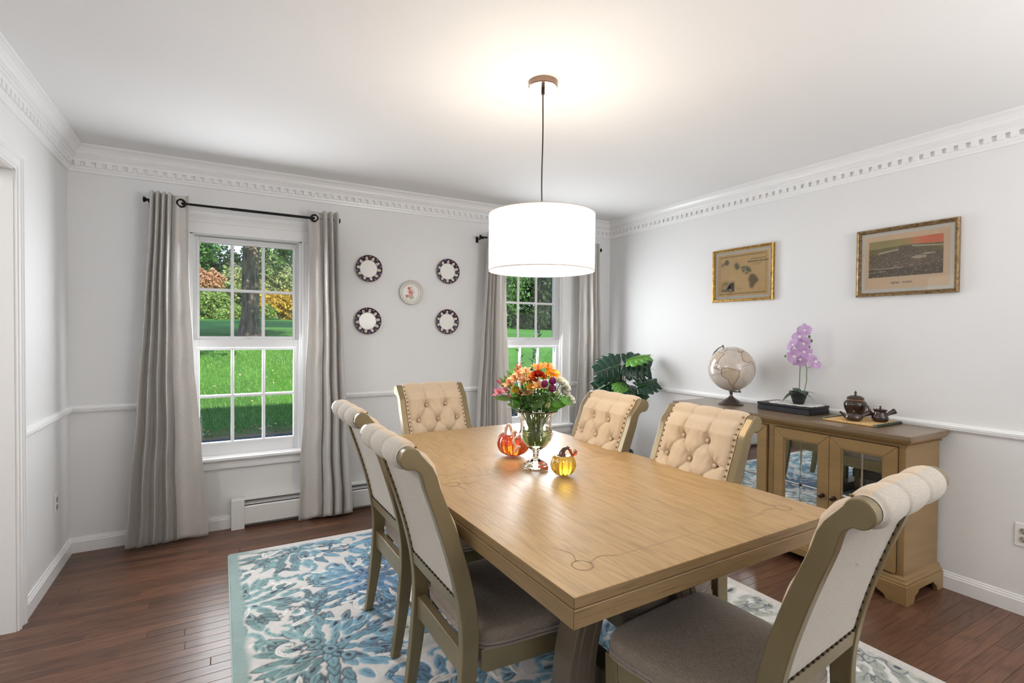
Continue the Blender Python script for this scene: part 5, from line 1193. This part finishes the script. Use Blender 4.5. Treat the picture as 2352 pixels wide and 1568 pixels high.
def flower(nm, kind, c, r, colr, label, group=None, leaf=None, npet=6, face=None):
    t = thing(nm, (VX, VY, TZ+.09), label, 'flower', group=group); o = Vector(t.location); r *= KS*{'lily': .98, 'rose': .92, 'pompom': 1.0, 'daisy': 1.15}.get(kind, 1.08); c = Vector(K(c)); c += FW_*{'pompom': .035, 'bud': .02, 'daisy': .012}.get(kind, -.004*0+.030 if colr in ('peach', 'yellow', 'lemon') else 0); rg = random.Random(int(abs(c.x*7919+c.z*104729+c.y*31)*1000)); cc = c-o
    dep = rg.uniform(-.035, .02); cc += FW*-dep*0
    root = Vector((rg.uniform(-.024, .024), rg.uniform(-.024, .024), .012)); out = Vector((cc.x, cc.y, 0)); neck = out*.42*(.052/max(.052, out.length*.55)) if out.length > 0 else out
    neck = Vector((neck.x, neck.y, .150)); pts = []
    for i in range(13):
        u = i/12; a = root.lerp(neck, min(1, u*1.6)); pts.append((1-u)**2*root+2*u*(1-u)*neck+u*u*cc)
    MB().tube(pts, .0020, 6).build('stem', M['green'], t, smooth=True)
    if face is None: face = (cc-Vector((0, 0, .10))).normalized()*.8+FW*.45+Vector((0, 0, .25))
    Mx = Matrix.Translation(cc) @ Vector(face).to_track_quat('Z', 'Y').to_matrix().to_4x4() @ Matrix.Rotation(rg.uniform(0, 6), 4, 'Z'); m = PM[colr]
    b = MB()
    if kind == 'lily':
        for i in range(npet):
            el = .95-.15*(i % 2); Ml = Mx @ Matrix.Translation((0, 0, -r*.8)) @ Matrix.Rotation(2*math.pi*i/npet, 4, 'Z') @ Matrix.Rotation(-el, 4, 'Y'); b.grid(leafblade(Ml, r*1.9, r*(.42 if i % 2 else .52), .5, cup=.35, tipk=.9, rnd=1), 4, 8)
        ho = b.build('petals', m, t, smooth=True, angle=180); s = MB()
        for i in range(5): a = i*1.25; s.tube([Mx @ Vector((0, 0, -r*.6)), Mx @ Vector((r*.2*math.cos(a), r*.2*math.sin(a), r*.45))], [.0008, .0012], 4)
        s.build('stamens', PM['rust'], ho)
    elif kind == 'pompom':
        b.ball((0, 0, 0), r*.8, 14, M=Mx)
        for i in range(150):
            z = 1-2*(i+.5)/150; a = i*2.399; q = math.sqrt(1-z*z); v = Vector((q*math.cos(a), q*math.sin(a), z)); b.add([Mx @ (v*r*.7+v.orthogonal().normalized()*r*.10), Mx @ (v*r*.7-v.orthogonal().normalized()*r*.10), Mx @ (v*r*1.02+v.cross(v.orthogonal()).normalized()*r*.08), Mx @ (v*r*.98-v.cross(v.orthogonal()).normalized()*r*.08)], [(0, 2, 1), (0, 1, 3)])
        b.build('petals', m, t, smooth=False)
    elif kind == 'daisy':
        for ring in range(3):
            for i in range(16): Ml = Mx @ Matrix.Rotation(2*math.pi*(i+.33*ring)/16, 4, 'Z') @ Matrix.Rotation(-.15-.28*ring, 4, 'Y'); b.grid(leafblade(Ml, r*(1.05-.13*ring), r*.15, .3, cup=.2, tipk=.8), 2, 5)
        ho = b.build('petals', m, t, smooth=True, angle=180); MB().ball((0, 0, r*.06), r*.24, 12, (1, 1, .5), Mx).build('flower_centre', PM['rust'], ho, smooth=True)
    elif kind == 'rose':
        for ring in range(5):
            n_ = 3+ring
            for i in range(n_):
                q = (ring+1)/5; Ml = Mx @ Matrix.Rotation(2*math.pi*i/n_+ring*.7, 4, 'Z') @ Matrix.Translation((r*.12*q, 0, -r*.5)) @ Matrix.Rotation(-(1.45-.85*q), 4, 'Y'); b.grid(leafblade(Ml, r*(.8+.5*q), r*(.36+.34*q), -.15 if ring < 3 else .30, cup=.40, tipk=.55, rnd=1), 4, 6)
        b.build('petals', m, t, smooth=True, angle=180)
    elif kind == 'bud':
        for i in range(3): Ml = Mx @ Matrix.Rotation(2.09*i, 4, 'Z') @ Matrix.Rotation(-1.35, 4, 'Y'); b.grid(leafblade(Ml, r*2, r*.6, -.25, cup=.6, tipk=.8), 4, 7)
        b.build('petals', m, t, smooth=True, angle=180)
    elif kind == 'cluster':
        for i in range(46):
            v = Vector((rg.gauss(0, .42), rg.gauss(0, .42), rg.gauss(.05, .28)))*r; b.ball(v, r*rg.uniform(.08, .14), 6, M=Mx)
            if i % 3 == 0: b.tube([Mx @ Vector((0, 0, -r*1.1)), Mx @ v], .0005, 3)
        b.build('florets', m, t, smooth=True, angle=180)
    if leaf:
        for (pz, ang, L_) in leaf:
            i = int(pz*12); p = pts[i]; Ml = Matrix.Translation(p) @ Matrix.Rotation(ang, 4, 'Z') @ Matrix.Rotation(-.5, 4, 'Y'); MB().grid(leafblade(Ml, L_, L_*.17, .5, cup=.25, tipk=.9), 4, 9).build('leaf', M['lgreen'] if rg.random() < .35 else M['green'], t, smooth=True, angle=180)
    return t
FW_ = FW
BG = 'flowers of the bouquet in the glass urn'
for args in (
    ('pompom_flower', 'pompom', (1.213, 1.843, 1.129), .0185, 'purple', 'dark purple pompom flower, left one of the three pompoms'),
    ('pompom_flower', 'pompom', (1.242, 1.827, 1.142), .0185, 'purple', 'dark purple pompom flower, upper right one of the three pompoms'),
    ('pompom_flower', 'pompom', (1.237, 1.820, 1.112), .0185, 'purple', 'dark purple pompom flower, lowest of the three pompoms'),
    ('lisianthus', 'rose', (1.282, 1.812, 1.136), .032, 'white', 'white ruffled bloom, highest of the white flowers at the right'),
    ('lisianthus', 'rose', (1.292, 1.800, 1.092), .028, 'white', 'white ruffled bloom, middle one of the white flowers at the right'),
    ('lisianthus', 'rose', (1.318, 1.790, 1.062), .024, 'white', 'white bloom at the far right edge of the bouquet'),
    ('lily_bud', 'bud', (1.220, 1.838, 1.022), .020, 'greenbud', 'pale closed lily bud hanging over the vase rim'),
    ('lily_bud', 'bud', (1.256, 1.822, 1.078), .014, 'greenbud', 'small pale bud below the purple pompoms'),
    ('gerbera', 'daisy', (1.250, 1.836, 1.170), .036, 'yellow', 'large yellow-orange daisy flower at the upper right of the bouquet'),
    ('ranunculus', 'rose', (1.190, 1.858, 1.168), .027, 'red', 'deep red ruffled bloom at the middle of the bouquet'),
    ('alstroemeria', 'lily', (1.157, 1.876, 1.152), .025, 'orange', 'orange trumpet flower left of the red bloom'),
    ('alstroemeria', 'lily', (1.174, 1.866, 1.165), .024, 'orange', 'orange trumpet flower touching the red bloom'),
    ('alstroemeria', 'lily', (1.198, 1.868, 1.198), .025, 'orange', 'orange trumpet flower at the very top of the bouquet'),
    ('alstroemeria', 'lily', (1.235, 1.848, 1.202), .023, 'orange', 'orange trumpet flower above the yellow daisy flower'),
    ('alstroemeria', 'lily', (1.190, 1.850, 1.122), .025, 'peach', 'apricot trumpet flower directly left of the purple pompoms'),
    ('alstroemeria', 'lily', (1.214, 1.848, 1.158), .022, 'orange', 'orange trumpet flower above the purple pompoms'),
    ('alstroemeria', 'lily', (1.105, 1.908, 1.156), .024, 'peach', 'peach trumpet flower at the upper left below the rust cluster'),
    ('alstroemeria', 'lily', (1.086, 1.918, 1.132), .026, 'peach', 'peach trumpet flower at the left, above the pink flowers'),
    ('alstroemeria', 'lily', (1.118, 1.900, 1.172), .020, 'peach', 'small peach trumpet flower beside the white filler flowers'),
    ('carnation', 'cluster', (1.116, 1.905, 1.192), .026, 'rust', 'rust-orange flower cluster at the upper left of the bouquet'),
    ('freesia', 'rose', (1.105, 1.905, 1.104), .018, 'lemon', 'yellow bloom at the left of the bouquet'),
    ('freesia', 'bud', (1.133, 1.892, 1.122), .014, 'lemon', 'small yellow bud left of the apricot trumpet flower'),
    ('alstroemeria', 'lily', (1.122, 1.893, 1.090), .022, 'orange', 'small orange flower below the yellow bloom'),
    ('alstroemeria', 'lily', (1.149, 1.880, 1.094), .022, 'peach', 'peach flower hanging below the small yellow bud'),
    ('alstroemeria', 'lily', (1.043, 1.942, 1.090), .022, 'pink', 'pink trumpet flower at the far left of the bouquet'),
    ('alstroemeria', 'lily', (1.070, 1.926, 1.096), .018, 'pink', 'pink flower right of the far-left pink flower'),
    ('alstroemeria', 'bud', (1.052, 1.942, 1.126), .013, 'pink', 'closed pink bud above the far-left pink flower'),
    ('alstroemeria', 'bud', (1.088, 1.914, 1.066), .013, 'pink', 'drooping pink bud at the lower left of the bouquet'),
    ('alstroemeria', 'lily', (1.145, 1.886, 1.184), .020, 'peach', 'peach trumpet flower between the white filler and the top orange flowers'),
    ('ranunculus', 'rose', (1.176, 1.872, 1.140), .021, 'red', 'smaller red-orange bloom left of the apricot trumpet flower'),
    ('alstroemeria', 'lily', (1.163, 1.868, 1.118), .020, 'yellow', 'golden trumpet flower at the heart of the bouquet'),
    ('lily_bud', 'bud', (1.176, 1.862, 1.108), .012, 'greenbud', 'slim green bud left of the apricot trumpet flower'),
    ('lisianthus', 'rose', (1.298, 1.806, 1.116), .026, 'white', 'white ruffled bloom between the highest and middle white flowers'),
    ('alstroemeria', 'lily', (1.132, 1.880, 1.146), .020, 'peach', 'pale peach trumpet flower above the small yellow bud'),
    ('gypsophila', 'cluster', (1.114, 1.896, 1.050), .022, 'white', 'tiny white filler flowers at the lower left of the bouquet'),
    ('gypsophila', 'cluster', (1.138, 1.893, 1.184), .020, 'white', 'tiny white filler flowers at the top left of the bouquet')):
    rg = random.Random(args[5]); lv = [(rg.uniform(.5, .9), rg.uniform(0, 6.28), rg.uniform(.05, .08)) for _ in range(4)]
    flower(*args, group=BG, leaf=lv)
# the greenery spray: long leaves at the collar of the bouquet
GT = thing('foliage_spray', (VX, VY, TZ+.09), 'green leafy sprays around the collar of the bouquet', 'foliage'); go = Vector(GT.location)
for c, tp_, w in (((1.15, 1.880, 1.075), (1.128, 1.888, 1.012), .014), ((1.10, 1.905, 1.062), (1.022, 1.955, 1.068), .014), ((1.272, 1.806, 1.070), (1.316, 1.780, 1.040), .020), ((1.215, 1.84, 1.028), (1.265, 1.812, 1.008), .014), ((1.17, 1.866, 1.065), (1.175, 1.850, 1.004), .014), ((1.135, 1.888, 1.052), (1.095, 1.912, 1.020), .014), ((1.088, 1.918, 1.105), (1.066, 1.935, 1.165), .012), ((1.185, 1.85, 1.02), (1.214, 1.836, 1.085), .014), ((1.100, 1.912, 1.14), (1.076, 1.93, 1.185), .010), ((1.235, 1.825, 1.040), (1.285, 1.800, 1.040), .015), ((1.20, 1.846, 1.09), (1.235, 1.82, 1.055), .014), ((1.07, 1.93, 1.11), (1.048, 1.945, 1.155), .011), ((1.24, 1.83, 1.09), (1.262, 1.812, 1.050), .014), ((1.16, 1.87, 1.09), (1.15, 1.872, 1.045), .012)) + tuple(((1.185+a_*.55+.0, 1.862-a_*.30, 1.028+.03*h_), (1.185+a_, 1.858-a_*.57, 1.036+.048*h_), .014+.003*(k_ % 2)) for k_, (a_, h_) in enumerate([(-.11, .1), (-.09, .5), (-.07, .9), (-.05, .2), (-.03, .7), (-.01, .3), (.01, .9), (.03, .2), (.05, .6), (.07, 0.0), (.08, .8), (.10, .4), (.115, .1), (-.10, .9), (.02, .5), (-.04, 1.0), (-.06, -.1), (.04, -.2), (-.02, -.3), (.09, -.2)])):
    c = Vector(K(c))-go+FW*.012; q = Vector(K(tp_))-go+FW*.014; d = q-c; x = d.normalized(); n_ = (FW*.8+Vector((0, 0, .5))); n_ = (n_-x*n_.dot(x)).normalized(); y = n_.cross(x)
    Mx = Matrix(((x.x, y.x, n_.x, c.x), (x.y, y.y, n_.y, c.y), (x.z, y.z, n_.z, c.z), (0, 0, 0, 1))); lf = MB().grid(leafblade(Mx, d.length*1.08, w, .15, cup=.2, tipk=.85), 4, 9).build('leaf', M['lgreen'] if w > .0145 else M['green'], GT, smooth=True, angle=180)
    MB().tube([c, c*.5+Vector((0, 0, .06)), Vector((c.x*.1, c.y*.1, .03))], .0014, 5).build('stem', M['green'], GT, smooth=True)

# ------------------------------------------------------------------ outdoors: lawn, drive, trees
def gz(x, y): return -.62+.175*max(0, min(y, 26)-15.5)+.040*max(0, y-26)+.25*math.sin(x*.11+1)*max(0, min(1, (y-15)/20))
gm = MB(); ysg = [4.1, 5.2, 8, 10.3, 10.6, 11.2, 12]+[12+.8*i for i in range(1, 60)]+[62, 70, 80, 95, 120]; xsg = [-70+i*2.0 for i in range(86)]
gm.v = [(x, y, gz(x, y)) for y in ysg for x in xsg]; nx_ = len(xsg)
gm.f = [(j*nx_+i, j*nx_+i+1, (j+1)*nx_+i+1, (j+1)*nx_+i) for j in range(len(ysg)-1) for i in range(nx_-1)]
def grass_mat(name='grass', base=((.03, .14, .015), (.13, .31, .045)), dry=(.26, .17, .08)):
    m = bpy.data.materials.new(name); m.use_nodes = True; nt = m.node_tree; L = nt.links.new; b = nt.nodes['Principled BSDF']; b.inputs['Roughness'].default_value = .8; b.inputs['Specular IOR Level'].default_value = .2
    g = nn(nt, 'ShaderNodeNewGeometry'); n1 = nn(nt, 'ShaderNodeTexNoise'); n1.inputs['Scale'].default_value = 9; n1.inputs['Detail'].default_value = 8; n1.inputs['Roughness'].default_value = .75; L(g.outputs['Position'], n1.inputs['Vector'])
    n2 = nn(nt, 'ShaderNodeTexNoise'); n2.inputs['Scale'].default_value = .35; n2.inputs['Detail'].default_value = 3; L(g.outputs['Position'], n2.inputs['Vector'])
    r = nn(nt, 'ShaderNodeValToRGB'); r.color_ramp.elements[0].position = .3; r.color_ramp.elements[1].position = .72; r.color_ramp.elements[0].color = (*base[0], 1); r.color_ramp.elements[1].color = (*base[1], 1); L(n1.outputs['Fac'], r.inputs[0])
    hs = nn(nt, 'ShaderNodeHueSaturation'); mr = nn(nt, 'ShaderNodeMapRange'); mr.inputs['From Min'].default_value = .3; mr.inputs['From Max'].default_value = .7; mr.inputs['To Min'].default_value = .8; mr.inputs['To Max'].default_value = 1.3; L(n2.outputs['Fac'], mr.inputs['Value']); L(mr.outputs[0], hs.inputs['Value']); L(r.outputs[0], hs.inputs['Color'])
    # dry leaf litter beside the drive
    sp = nn(nt, 'ShaderNodeSeparateXYZ'); L(g.outputs['Position'], sp.inputs[0]); md = nn(nt, 'ShaderNodeMath', operation='MULTIPLY_ADD'); L(n1.outputs['Fac'], md.inputs[0]); md.inputs[1].default_value = 2.6; L(sp.outputs['Y'], md.inputs[2])
    m2 = nn(nt, 'ShaderNodeMapRange'); m2.inputs['From Min'].default_value = 13.1; m2.inputs['From Max'].default_value = 12.6; L(md.outputs[0], m2.inputs['Value'])
    mx = nn(nt, 'ShaderNodeMix', data_type='RGBA'); L(m2.outputs[0], mx.inputs['Factor']); L(hs.outputs[0], mx.inputs['A']); mx.inputs['B'].default_value = (*dry, 1); L(mx.outputs['Result'], b.inputs['Base Color'])
    bp = nn(nt, 'ShaderNodeBump'); bp.inputs['Strength'].default_value = .8; bp.inputs['Distance'].default_value = .03; L(n1.outputs['Fac'], bp.inputs['Height']); L(bp.outputs[0], b.inputs['Normal']); return m
tag(gm.build('lawn', grass_mat(), None, smooth=True, angle=180), kind='structure')
dv = MB().grid(lambda u, v: (-30+80*u, 4.25+6.35*v+.12*math.sin(u*31)*v, -.600), 60, 3).build('driveway', M['asphalt']); dv['kind'] = 'structure'
# grass blades near the drive
N = 26000; gx = RNG.uniform(-2.5, 9.5, N); gy = 10.9+ (RNG.random(N)**1.4)*11; zz = np.array([gz(a, b) for a, b in zip(gx, gy)]); ang = RNG.uniform(0, 6.28, N); hh = RNG.uniform(.05, .12, N)*np.where(gy < 11.5, .7, 1); ww = .008+.004*(gy-10)/6
v0 = np.stack([gx-np.cos(ang)*ww, gy-np.sin(ang)*ww, zz-.01], -1); v1 = np.stack([gx+np.cos(ang)*ww, gy+np.sin(ang)*ww, zz-.01], -1); v2 = np.stack([gx+RNG.normal(0, .03, N), gy+RNG.normal(0, .03, N), zz+hh], -1)
me = bpy.data.meshes.new('grass_blades'); vv = np.stack([v0, v1, v2], 1).reshape(-1, 3); me.from_pydata(vv.tolist(), [], [(3*i, 3*i+1, 3*i+2) for i in range(N)])
tag(link('grass_blades', me, leafmat('grass_blade', (.05, .20, .02), (.24, .44, .09), .6, .3)), 'bright green lawn grass outside the windows', 'grass', kind='stuff')
lf = MB(); rg = random.Random(4)
for k in range(420):
    x, y = rg.uniform(-2, 9), rg.uniform(10.9, 24); y = y if rg.random() < .5 else rg.uniform(10.8, 11.8); a = rg.uniform(0, 6); z = gz(x, y)+.035; s = rg.uniform(.025, .05); lf.add([(x+s*math.cos(a+q), y+s*math.sin(a+q), z+rg.uniform(0, .04)) for q in (0, 1.3, 2.6, 4.2)], [(0, 1, 2, 3)])
tag(lf.build('fallen_leaves', leafmat('dry_leaf', (.45, .22, .08), (.75, .60, .40), .7, .2)), 'scattered dry fallen leaves on the lawn', 'leaves', kind='stuff')
def foliage(name, blobs, nleaf, size, m, parent, seed, flat=1.0):
    g = np.random.default_rng(seed); vs = []; tot = sum(b_[3]**2 for b_ in blobs)
    for bx_, by, bz, r_ in blobs:
        n = max(30, int(nleaf*r_*r_/tot)); d = g.normal(size=(n, 3)); d /= np.linalg.norm(d, axis=1)[:, None]; rad = r_*(1-.5*g.random(n)**2.0)*(1+.18*np.sin(d[:, 0]*7+d[:, 2]*9)); p = d*rad[:, None]*np.array([1, 1, flat])+np.array([bx_, by, bz])
        a = g.normal(size=(n, 3)); a /= np.linalg.norm(a, axis=1)[:, None]; b2 = np.cross(a, g.normal(size=(n, 3))); b2 /= np.linalg.norm(b2, axis=1)[:, None]; s = size*g.uniform(.6, 1.3, n)[:, None]
        vs.append(np.stack([p-a*s, p+b2*s*.55, p+a*s, p-b2*s*.55], 1))
    V_ = np.concatenate(vs).reshape(-1, 3); n = len(V_)//4; me = bpy.data.meshes.new(name); me.vertices.add(4*n); me.vertices.foreach_set('co', V_.reshape(-1).astype(np.float32)); me.loops.add(4*n); me.loops.foreach_set('vertex_index', np.arange(4*n, dtype=np.int32)); me.polygons.add(n); me.polygons.foreach_set('loop_start', np.arange(0, 4*n, 4, dtype=np.int32)); me.update(calc_edges=True)
    return link(name, me, m, parent)
LM = {'green': leafmat('leaf_green', (.03, .12, .025), (.14, .32, .06), .5, .35), 'dark': leafmat('leaf_dark', (.012, .045, .014), (.045, .11, .022), .5, .3), 'lime': leafmat('leaf_lime', (.12, .24, .04), (.33, .45, .12), .5, .35),
      'yellow': leafmat('leaf_yellow', (.38, .24, .02), (.70, .50, .05), .5, .35), 'rust': leafmat('leaf_rust', (.40, .20, .12), (.66, .42, .22), .5, .3), 'pale': leafmat('leaf_pale', (.20, .28, .09), (.45, .50, .22), .5, .35)}
def tree(name, x, y, label, trunk, blobs, n, size, m, seed, group=None, tr_r=.25, lean=(0, 0), cat='tree'):
    z = gz(x, y); t = thing(name, (x, y, z), label, cat, group=group); rg = random.Random(seed)
    if trunk:
        pts = [(lean[0]*(k/10)**1.5+.04*math.sin(k*1.3)*tr_r*3, lean[1]*(k/10), trunk*k/10-.2) for k in range(11)]; rad = [tr_r*(1.45-.45*min(1, k/1.0) if k < 2 else 1-.045*(k-2)) for k in range(11)]; rad[6] *= 1.12
        MB().tube(pts, rad, 18).build('trunk', M['bark'], t, smooth=True)
        bb = MB()
        for i in range(7):
            a = rg.uniform(0, 6.28); k = rg.uniform(.35, .95); p = Vector(pts[int(k*10)]); q = p+Vector((math.cos(a), math.sin(a), rg.uniform(.3, .9)))*trunk*rg.uniform(.25, .45); bb.tube([p, (p+q)/2+Vector((0, 0, .1*trunk*.3)), q], [tr_r*.35, tr_r*.22, tr_r*.08], 7)
        bb.build('branches', M['bark'], t, smooth=True)
    foliage('crown', blobs, n, size, LM[m], t, seed)
    return t
def cloud(rg, cx, cy, cz, R, n, r0, r1): return [(cx+rg.uniform(-R[0], R[0]), cy+rg.uniform(-R[1], R[1]), cz+rg.uniform(-R[2], R[2]), rg.uniform(r0, r1)) for _ in range(n)]
rg = random.Random(21)
# the big shade maple in front
tree('maple_tree', 1.08, 25, 'large maple with a thick dappled trunk seen through the left window', 11, cloud(rg, 0, -1, 8.0, (9, 5, 2.2), 34, 1.4, 2.4)+cloud(rg, -2.5, -3, 3.9, (2.5, 1.5, .5), 7, .5, .9)+cloud(rg, 2.6, 0, 3.9, (2.0, 1.5, .6), 7, .45, .85), 46000, .13, 'green', 5, tr_r=.35, lean=(.55, 0))
tree('shade_tree', -5.5, 17, 'tall green tree left of the maple, outside the left window', 9, cloud(rg, 3.5, -1.5, 7.6, (6.5, 2.5, 1.0), 22, 1.2, 1.9), 16000, .14, 'green', 6, tr_r=.30)
# far edge of the lawn, left window
tree('round_shrub', -.6, 48, 'large rounded bright green shrub at the far left of the lawn', 0, cloud(rg, 0, 0, 1.4, (1.1, .8, .7), 7, .8, 1.2), 9000, .13, 'lime', 7, cat='shrub')
tree('low_shrub', .75, 46, 'low lime green mound shrub left of the maple trunk', 0, cloud(rg, 0, 0, .4, (.6, .4, .2), 4, .45, .65), 3500, .08, 'lime', 8, cat='shrub')
tree('rust_tree', -1.2, 57, 'small rust-brown autumn tree above the rounded shrub', 4, cloud(rg, -.4, 0, 3.7, (1.2, 1.0, .8), 6, .7, 1.1), 7000, .13, 'rust', 9)
tree('yellow_bush', 4.5, 48, 'spreading golden yellow bush right of the maple trunk', 0, cloud(rg, 0, 0, 1.2, (1.6, .8, .5), 8, .6, 1.0), 9000, .12, 'yellow', 10, cat='shrub')
tree('yellow_shrub', 3.2, 47, 'small yellow-green mound in front of the golden bush', 0, cloud(rg, 0, 0, .5, (.5, .4, .2), 3, .4, .6), 2500, .09, 'lime', 11, cat='shrub')
tree('pale_tree', 4.9, 56, 'pale yellow-green willow-like tree right of the trunk', 4, cloud(rg, 0, 0, 3.9, (1.4, 1.0, 1.6), 8, 1.0, 1.5), 9000, .15, 'pale', 12)
tree('grey_shrub', 7.2, 50, 'pale grey-green shrub at the right edge of the left window', 0, cloud(rg, 0, 0, 1.3, (1.0, .8, .8), 6, .7, 1.1), 6000, .12, 'pale', 13, cat='shrub')
for i, (x, y, m_, lab) in enumerate(((-7, 66, 'dark', 'dark green tree far left behind the rust-brown tree'), (0.8, 68, 'dark', 'dark green tree far behind the maple trunk'), (2.9, 62, 'pale', 'hazy pale tree just right of the maple trunk, in the distance'), (8.8, 66, 'dark', 'dark green tree at far right behind the pale willow-like tree'), (-3.6, 64, 'green', 'mid-green tree behind the rounded shrub'), (13, 70, 'dark', 'dark green tree beyond the right side of the left window'))):
    tree('distant_tree', x, y, lab, 7, cloud(rg, 0, 0, 5.0 if i != 2 else 3.6, (2.0, 1.2, 2.2), 10, 1.4, 2.3), 6500, .22, m_, 30+i, group='trees along the far side of the lawn')
NH = thing('neighbour_house', (-3.6, 60, gz(-3.6, 60)), 'white clapboard house corner glimpsed at the far left of the left window', 'house'); MB().box(-3.5, 2.2, 0, 6, -.5, 3.8).build('wall', M['siding'], NH); MB().prism([(-3.8, 3.8), (2.5, 3.8), (-.6, 5.9)], 'y', -.3, 6.3).build('roof', M['roofing'], NH)
for x in (-2.2, .2, 1.3): MB().box(x-.35, x+.35, -.03, 0, 1.0, 2.4).build('window', M['dark'], NH)
# woods on the slope through the right window
for i in range(11):
    x = 17+3.4*i+rg.uniform(-1, 1); y = 47+rg.uniform(-3, 7)-abs(i-5)*.4
    lab = ('woodland tree on the shaded slope seen through the right window')
    tree('woodland_tree', x, y, lab, 8, cloud(rg, 0, 0, 5.2, (2.4, 1.6, 4.4), 15, 1.5, 2.5), 8500, .22, ('dark', 'green')[i % 3 == 2], 50+i, group='woodland trees on the slope')
for i in range(7):
    x = 19+4.8*i; tree('undergrowth_shrub', x, 44+rg.uniform(-1, 1.5), 'dark undergrowth shrub at the foot of the woods', 0, cloud(rg, 0, 0, .9, (2.4, .8, .5), 8, .8, 1.2), 5000, .16, 'dark', 80+i, group='undergrowth along the woods', cat='shrub')
# big shade tree standing on the right lawn, out of the window's view: throws the shade there
# laurel by the right window
LS = thing('laurel_shrub', (3.05, 5.05, -.6), 'thin-stemmed shrub with glossy dark leaves outside the right window', 'shrub'); lm = leafmat('laurel_leaf', (.010, .045, .018), (.03, .10, .03), .3, .15)
for k, (tx, ty, tz) in enumerate(((.12, -.06, 2.12), (.20, .0, 1.98), (-.02, .08, 1.72), (.28, .10, 1.55), (-.22, .02, 1.25), (.05, -.05, 1.45), (-.10, .10, 1.05))):
    pts = [Vector((tx*(j/8)**1.3*1.0, ty*(j/8), tz*j/8)) for j in range(9)]; MB().tube(pts, [.010-.0009*j for j in range(9)], 6).build('stem', M['bark'], LS, smooth=True)
    b = MB(); r2 = random.Random(k)
    for j in range(26):
        t_ = .45+.55*j/25; p = Vector((tx*t_**1.3, ty*t_, tz*t_)); a = j*2.4; Mx = Matrix.Translation(p) @ Matrix.Rotation(a, 4, 'Z') @ Matrix.Rotation(-.5-.5*r2.random(), 4, 'Y'); b.grid(leafblade(Mx, .085+.02*r2.random(), .017, .5, cup=.2), 2, 5)
    o = b.build('leaves', lm, LS, smooth=True, angle=180)
